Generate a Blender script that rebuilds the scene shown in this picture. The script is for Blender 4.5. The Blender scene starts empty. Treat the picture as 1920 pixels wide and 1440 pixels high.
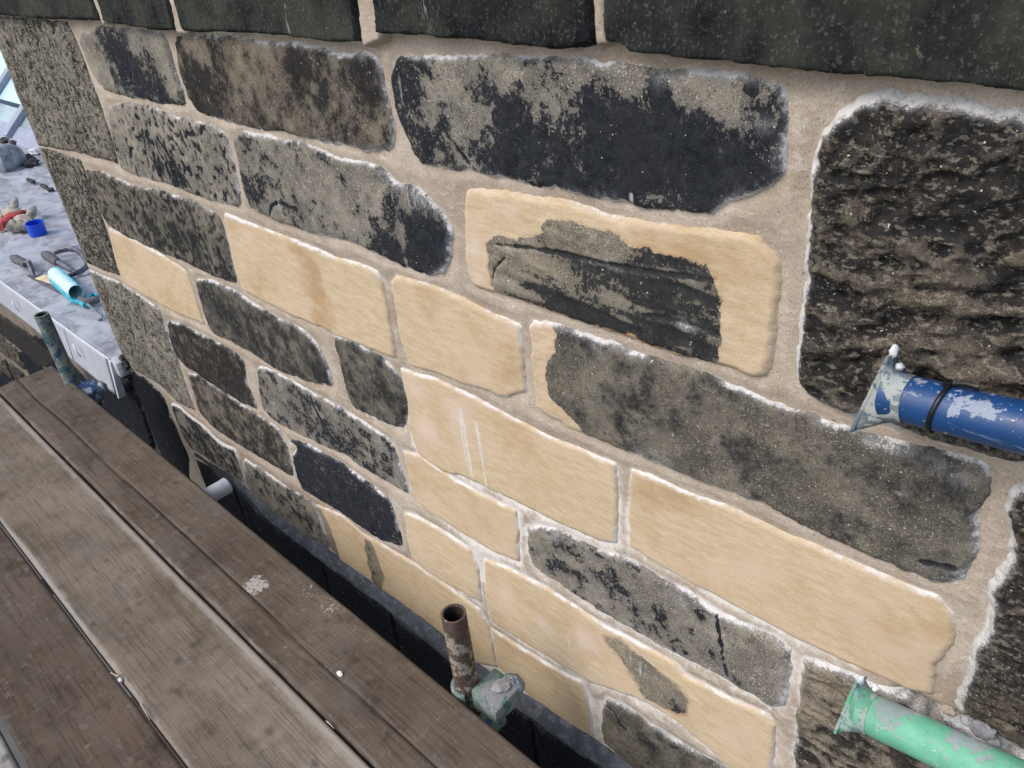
import bpy, bmesh, math, random
import numpy as np
from mathutils import Matrix, Vector

random.seed(4)
SC = bpy.context.scene
COL = SC.collection

# ------------------------------------------------------------------ camera
F_PX = 1500.0
PX0, PY0 = 960.0, 720.0
_v1 = np.array([-760.0, -20.0]); _v2x = 1230.0
_a = _v1 - np.array([PX0, PY0]); _dx = _v2x - PX0
_dy = -(F_PX * F_PX + _a[0] * _dx) / _a[1]
_d1 = np.array([_a[0], _a[1], F_PX]); _d1 /= np.linalg.norm(_d1)
_d2 = np.array([_dx, _dy, F_PX]); _d2 /= np.linalg.norm(_d2)
_X = -_d1; _Z = -_d2; _Y = np.cross(_Z, _X)
RW = np.array([_X, _Y, _Z])                      # camera axes -> world

cam_d = bpy.data.cameras.new("Camera"); cam = bpy.data.objects.new("Camera", cam_d)
COL.objects.link(cam); SC.camera = cam
cam_d.sensor_width = 36.0; cam_d.lens = 36.0 * F_PX / 1920.0
cam_d.clip_start = 0.02; cam_d.clip_end = 2000.0
cx, cy, cz = RW[:, 0], -RW[:, 1], -RW[:, 2]
cam.matrix_world = Matrix(((cx[0], cy[0], cz[0], 0), (cx[1], cy[1], cz[1], 0), (cx[2], cy[2], cz[2], 0), (0, 0, 0, 1)))
SC.render.resolution_x = 1024; SC.render.resolution_y = 768

# ------------------------------------------------------------------ world, sun, exposure
SUN_EL, SUN_ROT = 48.0, 205.0       # soft sun behind the photographer's left shoulder
W = bpy.data.worlds.new("World"); SC.world = W; W.use_nodes = True
nt = W.node_tree; nt.nodes.clear()
sky = nt.nodes.new("ShaderNodeTexSky"); sky.sky_type = 'NISHITA'; sky.sun_disc = False
sky.sun_elevation = math.radians(SUN_EL); sky.sun_rotation = math.radians(SUN_ROT)
sky.air_density = 1.0; sky.dust_density = 3.0; sky.ozone_density = 1.0
bg = nt.nodes.new("ShaderNodeBackground"); bg.inputs['Strength'].default_value = 0.15
wo = nt.nodes.new("ShaderNodeOutputWorld")
nt.links.new(sky.outputs[0], bg.inputs['Color']); nt.links.new(bg.outputs[0], wo.inputs['Surface'])
sd = bpy.data.lights.new("Sun", 'SUN'); sd.energy = 1.0; sd.angle = math.radians(22); sd.color = (1.0, 0.95, 0.88)
sun = bpy.data.objects.new("Sun", sd); COL.objects.link(sun)
_e, _r = math.radians(SUN_EL), math.radians(SUN_ROT)
_sdir = Vector((math.sin(_r) * math.cos(_e), math.cos(_r) * math.cos(_e), math.sin(_e)))
sun.rotation_euler = _sdir.to_track_quat('Z', 'Y').to_euler()
SC.view_settings.view_transform = 'Standard'; SC.view_settings.look = 'None'
SC.view_settings.exposure = 0.50; SC.view_settings.gamma = 1.0
SC.render.engine = 'CYCLES'

# ------------------------------------------------------------------ pixel -> world on a real plane
YW = 0.80          # face of the wall
ZB = -1.34         # top of the scaffold boards
ZL = -1.42         # top of the lead covered ledge

def ray(x, y):
    return RW @ np.array([(x - PX0) / F_PX, (y - PY0) / F_PX, 1.0])
def onY(x, y, Y=YW):
    r = ray(x, y); return r * (Y / r[1])
def onZ(x, y, Z=ZB):
    r = ray(x, y); return r * (Z / r[2])
def uvpoly(px, Y=YW):
    if isinstance(px, np.ndarray): return px
    return np.array([[onY(a, b, Y)[0], onY(a, b, Y)[2]] for a, b in px])
def xypoly(px, Z):
    return np.array([[onZ(a, b, Z)[0], onZ(a, b, Z)[1]] for a, b in px])

# ------------------------------------------------------------------ numpy noise and polygon helpers
def _hash(ix, iy, seed):
    n = (ix.astype(np.int64) * 374761393 + iy.astype(np.int64) * 668265263 + seed * 974711) & 0xffffffff
    n = ((n ^ (n >> 13)) * 1274126177) & 0xffffffff
    n = (n ^ (n >> 16)) & 0xffff
    return n / 65535.0
def vnoise(x, y, seed=0):
    x = np.asarray(x, float); y = np.asarray(y, float)
    ix = np.floor(x); iy = np.floor(y); fx = x - ix; fy = y - iy
    fx = fx * fx * (3 - 2 * fx); fy = fy * fy * (3 - 2 * fy)
    a = _hash(ix, iy, seed); b = _hash(ix + 1, iy, seed); c = _hash(ix, iy + 1, seed); d = _hash(ix + 1, iy + 1, seed)
    return (a * (1 - fx) + b * fx) * (1 - fy) + (c * (1 - fx) + d * fx) * fy
def fbm(x, y, seed=0, octv=4, gain=0.5):
    s = 0; a = 1.0; t = 0
    for k in range(octv):
        s = s + a * vnoise(x * 2 ** k + 17.3 * k, y * 2 ** k - 9.1 * k, seed + k * 31); t += a; a *= gain
    return s / t
def ridge(x, y, seed=0, octv=3):
    s = 0; a = 1.0; t = 0
    for k in range(octv):
        s = s + a * (1 - np.abs(2 * vnoise(x * 2 ** k, y * 2 ** k, seed + k * 13) - 1)); t += a; a *= .55
    return s / t
def sstep(a, b, x):
    t = np.clip((x - a) / (b - a), 0, 1); return t * t * (3 - 2 * t)
def chaikin(p, n=1, closed=True):
    p = np.array(p, float)
    for _ in range(n):
        q = np.roll(p, -1, 0)
        a = p * .87 + q * .13; b = p * .13 + q * .87
        p = np.stack([a, b], 1).reshape(-1, 2)
    return p
def sdist(P, U, V):
    """signed distance to polygon, positive inside"""
    best = np.full(U.shape, 1e9); ins = np.zeros(U.shape, bool); n = len(P)
    for i in range(n):
        ax, ay = P[i]; bx, by = P[(i + 1) % n]
        ex, ey = bx - ax, by - ay; L = ex * ex + ey * ey + 1e-12
        t = np.clip(((U - ax) * ex + (V - ay) * ey) / L, 0, 1)
        d = (U - ax - t * ex) ** 2 + (V - ay - t * ey) ** 2
        best = np.minimum(best, d)
        c = (ay > V) != (by > V)
        with np.errstate(divide='ignore', invalid='ignore'):
            xi = (bx - ax) * (V - ay) / (by - ay if by != ay else 1e-12) + ax
        ins ^= c & (U < xi)
    return np.where(ins, 1, -1) * np.sqrt(best)

# ------------------------------------------------------------------ objects and tags
def tag(o, label=None, cat=None, group=None, kind=None):
    if label: o['label'] = label
    if cat: o['category'] = cat
    if group: o['group'] = group
    if kind: o['kind'] = kind
    return o
def empty(name, loc=(0, 0, 0)):
    o = bpy.data.objects.new(name, None); COL.objects.link(o); o.location = loc; o.empty_display_size = .05
    return o
def link(name, me, mat, parent=None):
    o = bpy.data.objects.new(name, me); COL.objects.link(o)
    if mat: me.materials.append(mat)
    if parent:
        o.parent = parent
        o.matrix_parent_inverse = Matrix.Translation(-Vector(parent.location))
    return o
def mesh_np(name, V, F, mat, parent=None, attrs=None, smooth=True):
    me = bpy.data.meshes.new(name)
    V = np.asarray(V, np.float32); n = len(V)
    me.vertices.add(n); me.vertices.foreach_set('co', V.ravel())
    F = np.asarray(F, np.int32); k = F.shape[1]
    me.loops.add(F.size); me.polygons.add(len(F))
    me.loops.foreach_set('vertex_index', F.ravel())
    me.polygons.foreach_set('loop_start', np.arange(0, F.size, k, dtype=np.int32))
    me.polygons.foreach_set('loop_total', np.full(len(F), k, np.int32))
    me.update(calc_edges=True)
    me.polygons.foreach_set('use_smooth', np.full(len(F), smooth))
    if attrs:
        for an, arr in attrs.items():
            at = me.attributes.new(an, 'FLOAT_COLOR', 'POINT')
            at.data.foreach_set('color', np.asarray(arr, np.float32).ravel())
    me.validate()
    return link(name, me, mat, parent)

def heightgrid(name, U, Vv, mask, pos, mat, parent, attr, skirt=None):
    """U,Vv grids (ny,nx); mask keeps vertices; pos (ny,nx,3); skirt = offset vector for the closed back edge"""
    ny, nx = U.shape
    idx = np.full(U.shape, -1); m = mask
    fm = m[:-1, :-1] & m[1:, :-1] & m[:-1, 1:] & m[1:, 1:]
    used = np.zeros(U.shape, bool)
    used[:-1, :-1] |= fm; used[1:, :-1] |= fm; used[:-1, 1:] |= fm; used[1:, 1:] |= fm
    idx[used] = np.arange(used.sum())
    V = pos[used]; A = attr[used]
    a = idx[:-1, :-1][fm]; b = idx[:-1, 1:][fm]; c = idx[1:, 1:][fm]; d = idx[1:, :-1][fm]
    Fc = np.stack([a, b, c, d], 1)
    # orient towards -Y or +Z
    if len(Fc):
        p0, p1, p2 = V[Fc[0, 0]], V[Fc[0, 1]], V[Fc[0, 2]]
        nn = np.cross(p1 - p0, p2 - p0)
        want = -np.array(skirt) if skirt is not None else np.array([0, -1, 0])
        if np.dot(nn, want) < 0: Fc = Fc[:, ::-1]
    if skirt is not None:
        E = np.concatenate([Fc[:, [0, 1]], Fc[:, [1, 2]], Fc[:, [2, 3]], Fc[:, [3, 0]]])
        key = E[:, 0].astype(np.int64) * len(V) + E[:, 1]; rk = E[:, 1].astype(np.int64) * len(V) + E[:, 0]
        bd = E[~np.isin(key, rk)]
        bv = np.unique(bd); mp = np.full(len(V), -1); mp[bv] = np.arange(len(bv)) + len(V)
        V2 = V[bv] + np.array(skirt)
        F2 = np.stack([bd[:, 1], bd[:, 0], mp[bd[:, 0]], mp[bd[:, 1]]], 1)
        V = np.concatenate([V, V2]); A = np.concatenate([A, A[bv]]); Fc = np.concatenate([Fc, F2])
    return mesh_np(name, V, Fc, mat, parent, {'mk': A})

class MB:
    """collects simple shapes into one mesh"""
    def __init__(s): s.v = []; s.f = []
    def add(s, vs, fs):
        o = len(s.v); s.v += [tuple(map(float, q)) for q in vs]; s.f += [tuple(i + o for i in g) for g in fs]; return s
    def box(s, lo, hi):
        x0, y0, z0 = lo; x1, y1, z1 = hi
        return s.add([(x0, y0, z0), (x1, y0, z0), (x1, y1, z0), (x0, y1, z0), (x0, y0, z1), (x1, y0, z1), (x1, y1, z1), (x0, y1, z1)],
                     [(0, 3, 2, 1), (4, 5, 6, 7), (0, 1, 5, 4), (1, 2, 6, 5), (2, 3, 7, 6), (3, 0, 4, 7)])
    def hexa(s, p):   # 8 arbitrary corners, same order as box
        return s.add(p, [(0, 3, 2, 1), (4, 5, 6, 7), (0, 1, 5, 4), (1, 2, 6, 5), (2, 3, 7, 6), (3, 0, 4, 7)])
    def prism(s, base, off):
        n = len(base); off = np.array(off); b = [np.array(q, float) for q in base]
        vs = b + [q + off for q in b]
        fs = [tuple(range(n))[::-1], tuple(range(n, 2 * n))] + [(i, (i + 1) % n, n + (i + 1) % n, n + i) for i in range(n)]
        return s.add(vs, fs)
    def sweep(s, path, rad, seg=20, caps=True, sx=1.0, ref=None, jit=0):
        P = [np.array(q, float) for q in path]; n = len(P)
        if not hasattr(rad, '__len__'): rad = [rad] * n
        vs = []; fs = []; prev = None
        for i in range(n):
            t = P[min(i + 1, n - 1)] - P[max(i - 1, 0)]; t = t / (np.linalg.norm(t) + 1e-12)
            if prev is None:
                r = np.array(ref if ref is not None else (0, 0, 1.0) if abs(t[2]) < .9 else (1.0, 0, 0))
            else: r = prev
            a = r - t * np.dot(r, t); a /= np.linalg.norm(a) + 1e-12; b = np.cross(t, a); prev = a
            for k in range(seg):
                th = 2 * math.pi * k / seg; rr = rad[i] * (1 + jit * (random.random() - .5))
                vs.append(P[i] + a * math.cos(th) * rr + b * math.sin(th) * rr * sx)
        for i in range(n - 1):
            for k in range(seg):
                k2 = (k + 1) % seg
                fs.append((i * seg + k, i * seg + k2, (i + 1) * seg + k2, (i + 1) * seg + k))
        if caps: fs += [tuple(range(seg))[::-1], tuple(range((n - 1) * seg, n * seg))]
        return s.add(vs, fs)
    def pipe(s, a, b, r, t=.004, seg=40, jit=0.0, n=6):
        """open ended tube with wall thickness"""
        a = np.array(a, float); b = np.array(b, float); d = (b - a) / np.linalg.norm(b - a)
        out = [a + (b - a) * i / n for i in range(n + 1)]
        path = out + [b - d * 1e-4] + out[::-1][1:-1] + [a + d * 1e-4]
        path = out + out[::-1]
        o = len(s.v)
        ref = np.array((0, 0, 1.0)) if abs(d[2]) < .9 else np.array((1.0, 0, 0))
        A = ref - d * np.dot(ref, d); A /= np.linalg.norm(A); B = np.cross(d, A)
        rr = [r] * (n + 1) + [r - t] * (n + 1); vs = []; fs = []
        jt = [1 + jit * (random.random() - .5) for _ in range(seg)]
        for i, (p, q) in enumerate(zip(path, rr)):
            for k in range(seg):
                th = 2 * math.pi * k / seg
                e = 0
                if i in (n, n + 1): e = jit * .05 * math.sin(k * 1.7) * .3
                vs.append(p + (A * math.cos(th) + B * math.sin(th)) * q * jt[k] + d * e)
        m = len(path)
        for i in range(m):
            j = (i + 1) % m
            for k in range(seg):
                k2 = (k + 1) % seg
                fs.append((i * seg + k, i * seg + k2, j * seg + k2, j * seg + k))
        return s.add(vs, fs)
    def ball(s, c, r, sc=(1, 1, 1), seg=14, rings=8, jit=0, rot=None):
        c = np.array(c, float); vs = []; fs = []
        for i in range(rings + 1):
            ph = math.pi * i / rings
            for k in range(seg):
                th = 2 * math.pi * k / seg
                q = np.array([math.sin(ph) * math.cos(th) * sc[0], math.sin(ph) * math.sin(th) * sc[1], math.cos(ph) * sc[2]]) * r * (1 + jit * (random.random() - .5) * (0 < i < rings))
                if rot is not None: q = rot @ q
                vs.append(c + q)
        for i in range(rings):
            for k in range(seg):
                k2 = (k + 1) % seg
                fs.append((i * seg + k, (i + 1) * seg + k, (i + 1) * seg + k2, i * seg + k2))
        return s.add(vs, fs)
    def build(s, name, mat, parent=None, bevel=0, smooth=True, weld=False):
        me = bpy.data.meshes.new(name); me.from_pydata(s.v, [], s.f); me.update()
        bm = bmesh.new(); bm.from_mesh(me)
        bmesh.ops.remove_doubles(bm, verts=bm.verts, dist=1e-5)
        bmesh.ops.recalc_face_normals(bm, faces=bm.faces)
        if bevel: bmesh.ops.bevel(bm, geom=[e for e in bm.edges if len(e.link_faces) == 2 and e.calc_face_angle(0) > .6], offset=bevel, segments=2, affect='EDGES', profile=.6)
        for f in bm.faces: f.smooth = smooth
        for e in bm.edges:
            if len(e.link_faces) == 2 and e.calc_face_angle(0) > .75: e.smooth = False
        bm.to_mesh(me); bm.free()
        return link(name, me, mat, parent)

# ------------------------------------------------------------------ material helper
class NT:
    def __init__(s, name):
        s.m = bpy.data.materials.new(name); s.m.use_nodes = True; s.t = s.m.node_tree; s.t.nodes.clear()
        s.out = s.t.nodes.new('ShaderNodeOutputMaterial'); s.b = s.t.nodes.new('ShaderNodeBsdfPrincipled')
        s.t.links.new(s.b.outputs[0], s.out.inputs[0])
        s.tc = s.t.nodes.new('ShaderNodeTexCoord').outputs['Object']
    def L(s, a, b): s.t.links.new(a, b)
    def put(s, sock, v):
        if isinstance(v, bpy.types.NodeSocket): s.L(v, sock)
        elif isinstance(v, (tuple, list)) and len(v) == 3 and sock.type == 'RGBA': sock.default_value = (*v, 1)
        else: sock.default_value = v
    def map(s, scale=(1, 1, 1), rot=(0, 0, 0), loc=(0, 0, 0), vec=None):
        n = s.t.nodes.new('ShaderNodeMapping'); s.L(vec or s.tc, n.inputs['Vector'])
        n.inputs['Scale'].default_value = scale; n.inputs['Rotation'].default_value = rot; n.inputs['Location'].default_value = loc
        return n.outputs[0]
    def noise(s, scale, detail=4, rough=.55, vec=None, dist=0, color=False):
        n = s.t.nodes.new('ShaderNodeTexNoise'); s.L(vec or s.tc, n.inputs['Vector'])
        n.inputs['Scale'].default_value = scale; n.inputs['Detail'].default_value = detail
        n.inputs['Roughness'].default_value = rough; n.inputs['Distortion'].default_value = dist
        return n.outputs['Color' if color else 'Fac']
    def voro(s, scale, vec=None, feat='F1', rnd=1.0):
        n = s.t.nodes.new('ShaderNodeTexVoronoi'); n.feature = feat; s.L(vec or s.tc, n.inputs['Vector'])
        n.inputs['Scale'].default_value = scale; n.inputs['Randomness'].default_value = rnd
        return n.outputs['Distance']
    def math(s, op, a, b=0.0, c=None, clamp=False):
        n = s.t.nodes.new('ShaderNodeMath'); n.operation = op; n.use_clamp = clamp
        s.put(n.inputs[0], a); s.put(n.inputs[1], b)
        if c is not None: s.put(n.inputs[2], c)
        return n.outputs[0]
    def step(s, x, a, b):
        n = s.t.nodes.new('ShaderNodeMapRange'); n.interpolation_type = 'SMOOTHSTEP'
        s.put(n.inputs['Value'], x); n.inputs['From Min'].default_value = a; n.inputs['From Max'].default_value = b
        return n.outputs[0]
    def mix(s, f, a, b, mode='MIX'):
        n = s.t.nodes.new('ShaderNodeMix'); n.data_type = 'RGBA'; n.blend_type = mode
        s.put(n.inputs['Factor'], f); s.put(n.inputs['A'] if False else n.inputs[6], a); s.put(n.inputs[7], b)
        return n.outputs[2]
    def attr(s, name='mk'):
        a = s.t.nodes.new('ShaderNodeAttribute'); a.attribute_name = name
        x = s.t.nodes.new('ShaderNodeSeparateColor'); s.L(a.outputs['Color'], x.inputs[0])
        return x.outputs[0], x.outputs[1], x.outputs[2], a.outputs['Alpha']
    def bump(s, h, strength=.5, dist=.002, nrm=None):
        n = s.t.nodes.new('ShaderNodeBump'); n.inputs['Strength'].default_value = strength; n.inputs['Distance'].default_value = dist
        s.put(n.inputs['Height'], h)
        if nrm: s.L(nrm, n.inputs['Normal'])
        return n.outputs[0]
    def done(s, col, rough=.8, nrm=None, metal=0, spec=.3):
        s.put(s.b.inputs['Base Color'], col); s.put(s.b.inputs['Roughness'], rough)
        s.put(s.b.inputs['Metallic'], metal); s.b.inputs['Specular IOR Level'].default_value = spec
        if nrm: s.L(nrm, s.b.inputs['Normal'])
        return s.m
def flat(name, col, rough=.6, metal=0, var=.25, scale=40, spec=.4, bump=.2):
    n = NT(name); a = n.noise(scale, 5, .6); c2 = tuple(x * (1 - var) for x in col); c3 = tuple(min(1, x * (1 + var)) for x in col)
    c = n.mix(n.step(a, .3, .7), c2, c3)
    return n.done(c, rough, n.bump(n.noise(scale * 6, 4, .6), bump, .001), metal, spec)
# ------------------------------------------------------------------ materials of the wall
def mat_stone(name, g1, g2, k1, k2, s1=26, rough_scale=1.0, speck=1.0, fleck=.0, bumpd=.0022, lo=.53, hi=.59, flake=.75):
    n = NT(name); R, G, B, A = n.attr()
    warp = n.noise(9, 3, .5, color=True)
    n1 = n.noise(s1, 9, .74); n2 = n.noise(s1 * 4.2, 6, .74, dist=.3); n3 = n.noise(11, 5, .6); n4 = n.noise(420, 3, .6); n5 = n.noise(60, 6, .75)
    grey = n.mix(n.step(n.math('ADD', n3, n.math('MULTIPLY', n.math('SUBTRACT', n5, .5), .9)), .36, .64), g1, g2)
    grey = n.mix(n.step(n4, .52, .70), grey, tuple(min(1, x * 1.75) for x in g2))
    grey = n.mix(n.step(n.noise(300, 2, .5, vec=n.map(loc=(3, 1, 2))), .60, .72), grey, tuple(x * .45 for x in g1))
    # black crust
    t = n.math('ADD', R, n.math('ADD', n.math('MULTIPLY', n.math('SUBTRACT', n1, .5), 1.0), n.math('MULTIPLY', n.math('SUBTRACT', n2, .5), 1.0)))
    soft = n.step(n.math('ADD', R, n.math('ADD', n.math('MULTIPLY', n.math('SUBTRACT', n5, .5), .9), n.math('MULTIPLY', n.math('SUBTRACT', n3, .5), .6))), .12, .80)
    grey = n.mix(n.math('MULTIPLY', soft, .50), grey, tuple(x * 1.5 for x in k2))
    bf = n.step(t, lo, hi)
    blk = n.mix(n.step(n5, .35, .7), k1, k2)
    pf = n.noise(s1 * 5.5, 4, .7, vec=n.map(loc=(2, 8, 5), scale=(1, 1, .8)))
    blk = n.mix(n.math('MULTIPLY', n.math('MULTIPLY', n.step(pf, .57, .62), n.math('SUBTRACT', 1.0, n.step(R, .60, .92))), flake), blk, g2)
    blk = n.mix(n.math('MULTIPLY', n.step(n4, .6, .74), .55), blk, tuple(min(1, x * 4.5) for x in k2))
    col = n.mix(n.math('MULTIPLY', bf, .90), grey, blk)
    if fleck > 0:
        v = n.noise(150, 3, .6, vec=n.map(scale=(.7, 1.0, 1.3)))
        col = n.mix(n.math('MULTIPLY', n.step(v, .56, .61), fleck), col, (.36, .325, .26))
    # fresh tan dressing
    sv = n.map(scale=(1.0, 1.0, 4.2), rot=(0, math.radians(9), 0))
    st = n.noise(26, 6, .7, vec=sv, dist=.25); sf = n.noise(90, 4, .7, vec=sv, dist=.3)
    tan = n.mix(n.step(st, .32, .68), (.520, .405, .260), (.620, .518, .370))
    tan = n.mix(n.math('MULTIPLY', n.step(sf, .52, .72), .30), tan, (.72, .60, .43))
    tan = n.mix(n.math('MULTIPLY', n.step(n.noise(6.5, 6, .68), .46, .70), .45), tan, (.42, .285, .15))
    tan = n.mix(n.math('MULTIPLY', n.step(n.math('ADD', R, n.math('MULTIPLY', n.math('SUBTRACT', n3, .5), .9)), .35, 1.0), .62), tan, (.37, .235, .11))
    tan = n.mix(n.math('MULTIPLY', n.step(n5, .53, .75), .30), tan, (.72, .62, .48))
    tan = n.mix(n.math('MULTIPLY', n.step(n.noise(520, 2, .6), .5, .7), .35), tan, (.38, .27, .15))
    tan = n.mix(n.math('MULTIPLY', n.step(n.noise(7, 3, .6, vec=n.map(loc=(5, 2, 9))), .50, .70), .6), tan, (.62, .485, .375))
    tan = n.mix(n.math('MULTIPLY', n.step(n.noise(340, 2, .5), .64, .74), .5), tan, (.40, .25, .11))
    gt = n.math('ADD', G, n.math('MULTIPLY', n.math('SUBTRACT', n2, .5), .75))
    tf = n.step(gt, .44, .52)
    tan = n.mix(n.math('MULTIPLY', n.step(n.math('SUBTRACT', n.math('MULTIPLY', n.math('SUBTRACT', n1, .5), 1.2), R), .25, .95), .75), tan, (.66, .545, .455))
    rim = n.math('MULTIPLY', n.step(gt, .40, .54), n.math('SUBTRACT', 1.0, n.step(gt, .56, .78)))
    col = n.mix(tf, col, tan)
    col = n.mix(n.math('MULTIPLY', rim, n.math('MULTIPLY', n.step(n3, .38, .62), .55)), col, (.33, .215, .125))
    # drips (alpha): thin white lime runs down the face
    dv = n.map(scale=(1.0, 1.0, .07))
    dr = n.math('ADD', A, n.math('MULTIPLY', n.math('SUBTRACT', n.noise(95, 4, .65, vec=dv), .5), 1.5))
    drf = n.math('MULTIPLY', n.step(dr, .78, 1.05), .75)
    # thin streaky lime film fading in from the edges
    fs = n.noise(60, 7, .8, vec=n.map(scale=(1.6, 1, .45), loc=(3, 9, 2)))
    film = n.math('MULTIPLY', n.step(n.math('ADD', B, n.math('MULTIPLY', n.math('SUBTRACT', fs, .5), .8)), .08, .62), n.math('SUBTRACT', .34, n.math('MULTIPLY', tf, .14)))
    col = n.mix(film, col, (.40, .415, .44))
    # lime bloom along the pointed edges
    bl = n.math('ADD', B, n.math('ADD', n.math('MULTIPLY', n.math('SUBTRACT', n.noise(110, 8, .82), .5), 1.7), n.math('MULTIPLY', n.math('SUBTRACT', n4, .5), .9)))
    blf = n.math('MULTIPLY', n.step(bl, .40, .82), .85)
    wht = n.mix(n.step(n5, .3, .7), (.55, .55, .56), (.78, .77, .75))
    col = n.mix(n.math('MULTIPLY', drf, .9), col, wht)
    col = n.mix(blf, col, wht)
    dots = n.math('MULTIPLY', n.step(n.noise(190, 2, .4, vec=n.map(loc=(1, 7, 4))), .735, .765), n.math('SUBTRACT', 1.0, n.math('MULTIPLY', tf, .8)))
    col = n.mix(n.math('MULTIPLY', dots, .75 * speck), col, (.75, .74, .70))
    inv = n.math('SUBTRACT', 1.0, n.math('MULTIPLY', tf, .62))
    h = n.math('MULTIPLY', n.math('ADD', n.math('MULTIPLY', n5, 1.2), n.math('ADD', n.math('MULTIPLY', n4, .35), n.math('MULTIPLY', n1, .9))), n.math('MULTIPLY', inv, rough_scale))
    h = n.math('ADD', h, n.math('MULTIPLY', n.math('ADD', sf, n.math('MULTIPLY', n4, .4)), n.math('MULTIPLY', tf, .55)))
    h = n.math('SUBTRACT', h, n.math('MULTIPLY', bf, n.math('MULTIPLY', inv, -.25)))
    nb = n.bump(h, .75, bumpd)
    return n.done(col, .95, nb, 0, .10)

M = {}
M['warm'] = mat_stone('weathered_brown_sandstone', (.110, .094, .073), (.215, .188, .146), (.011, .012, .014), (.028, .027, .027), lo=.40, hi=.72, flake=.5)
M['grey'] = mat_stone('weathered_grey_sandstone', (.145, .136, .118), (.290, .268, .222), (.006, .009, .015), (.016, .021, .031))
M['olive'] = mat_stone('weathered_olive_sandstone', (.090, .083, .070), (.190, .172, .138), (.014, .016, .018), (.036, .037, .038), lo=.36, hi=.78, flake=.3)
M['tan'] = mat_stone('dressed_tan_sandstone', (.140, .128, .104), (.27, .24, .185), (.012, .015, .018), (.030, .033, .035), bumpd=.0014)
M['pecked'] = mat_stone('pecked_grey_sandstone', (.085, .079, .068), (.245, .228, .188), (.018, .019, .020), (.042, .042, .040), s1=80, fleck=.85, bumpd=.005)
M['rock'] = mat_stone('rock_faced_sandstone', (.052, .047, .040), (.125, .107, .083), (.012, .013, .015), (.034, .032, .030), s1=17, fleck=.34, bumpd=.004)
M['black'] = mat_stone('black_and_shaded_sandstone', (.022, .025, .031), (.055, .058, .062), (.005, .007, .011), (.013, .016, .022))  # black stone, made darker still to stand for shade in the plinth gap

def mat_coping():
    n = NT('green_black_tooled_stone'); R, G, B, A = n.attr()
    tv = n.map(scale=(1, 1, .05)); t1 = n.noise(120, 4, .6, vec=tv, dist=.2)
    a = n.noise(14, 6, .68); f = n.noise(210, 5, .7)
    c = n.mix(n.step(a, .35, .68), (.008, .0095, .012), (.028, .031, .031))
    c = n.mix(n.math('MULTIPLY', n.step(n.noise(6, 4, .6, vec=n.map(loc=(4, 4, 4))), .42, .64), .65), c, (.060, .066, .048))
    c = n.mix(n.math('MULTIPLY', n.step(f, .53, .68), .6), c, (.13, .14, .125))
    c = n.mix(n.math('MULTIPLY', n.step(n.noise(75, 3, .6), .71, .76), .8), c, (.30, .29, .12))
    wr = n.math('ADD', A, n.math('MULTIPLY', n.math('SUBTRACT', n.noise(130, 4, .6, vec=n.map(scale=(1, 1, .1))), .5), 1.7))
    c = n.mix(n.math('MULTIPLY', n.step(wr, .75, 1.05), .7), c, (.5, .53, .56))
    bl = n.math('ADD', B, n.math('MULTIPLY', n.math('SUBTRACT', n.noise(110, 6, .75), .5), 1.3))
    c = n.mix(n.math('MULTIPLY', n.step(bl, .5, .8), .75), c, (.62, .62, .62))
    h = n.math('ADD', n.math('MULTIPLY', t1, 1.1), n.math('ADD', n.math('MULTIPLY', f, .5), n.math('MULTIPLY', a, .5)))
    return n.done(c, .9, n.bump(h, .9, .004), 0, .12)
M['coping'] = mat_coping()

def mat_mortar(name, c1, c2, c3):
    n = NT(name); R, G, B, A = n.attr()
    a = n.noise(9, 5, .6); f = n.noise(260, 5, .7); sm = n.noise(34, 5, .65, vec=n.map(scale=(1, 1, 2.2), rot=(0, .12, 0)), dist=.5)
    c = n.mix(n.step(a, .35, .68), c1, c2)
    c = n.mix(n.math('MULTIPLY', n.step(sm, .48, .70), .55), c, c3)
    c = n.mix(n.math('MULTIPLY', n.step(f, .50, .68), .45), c, tuple(x * .55 for x in c1))
    c = n.mix(n.math('MULTIPLY', n.step(n.noise(520, 2, .6), .52, .66), .35), c, tuple(x * .6 for x in c1))
    c = n.mix(n.math('MULTIPLY', n.step(n.noise(330, 2, .5, vec=n.map(loc=(4, 4, 1))), .62, .74), .45), c, tuple(min(1, x * 1.4) for x in c3))
    bl = n.math('ADD', B, n.math('ADD', n.math('MULTIPLY', n.math('SUBTRACT', n.noise(48, 6, .72), .5), 1.0), n.math('MULTIPLY', n.math('SUBTRACT', f, .5), .35)))
    c = n.mix(n.math('MULTIPLY', n.step(bl, .45, .80), .8), c, (.76, .745, .715))
    c = n.mix(n.math('MULTIPLY', n.step(n.math('ADD', R, n.math('MULTIPLY', n.math('SUBTRACT', n.noise(60, 5, .7), .5), .7)), .45, .7), .9), c, (.040, .040, .044))
    pit = n.step(n.noise(170, 2, .5, vec=n.map(loc=(9, 1, 3))), .70, .76)
    c = n.mix(n.math('MULTIPLY', pit, .5), c, tuple(x * .35 for x in c1))
    h = n.math('SUBTRACT', n.math('ADD', n.math('MULTIPLY', f, .6), n.math('ADD', sm, n.noise(22, 4, .6))), pit)
    return n.done(c, .95, n.bump(h, .7, .0022), 0, .15)
M['mortar'] = mat_mortar('lime_mortar', (.375, .310, .245), (.50, .435, .360), (.61, .56, .50))
M['oldmortar'] = mat_mortar('old_mortar', (.15, .125, .10), (.23, .19, .155), (.30, .26, .22))
M['cement'] = mat_mortar('grey_cement_fillet', (.060, .068, .085), (.125, .138, .165), (.25, .27, .30))
M['core'] = flat('rubble_core', (.10, .09, .08), .95)

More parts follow.
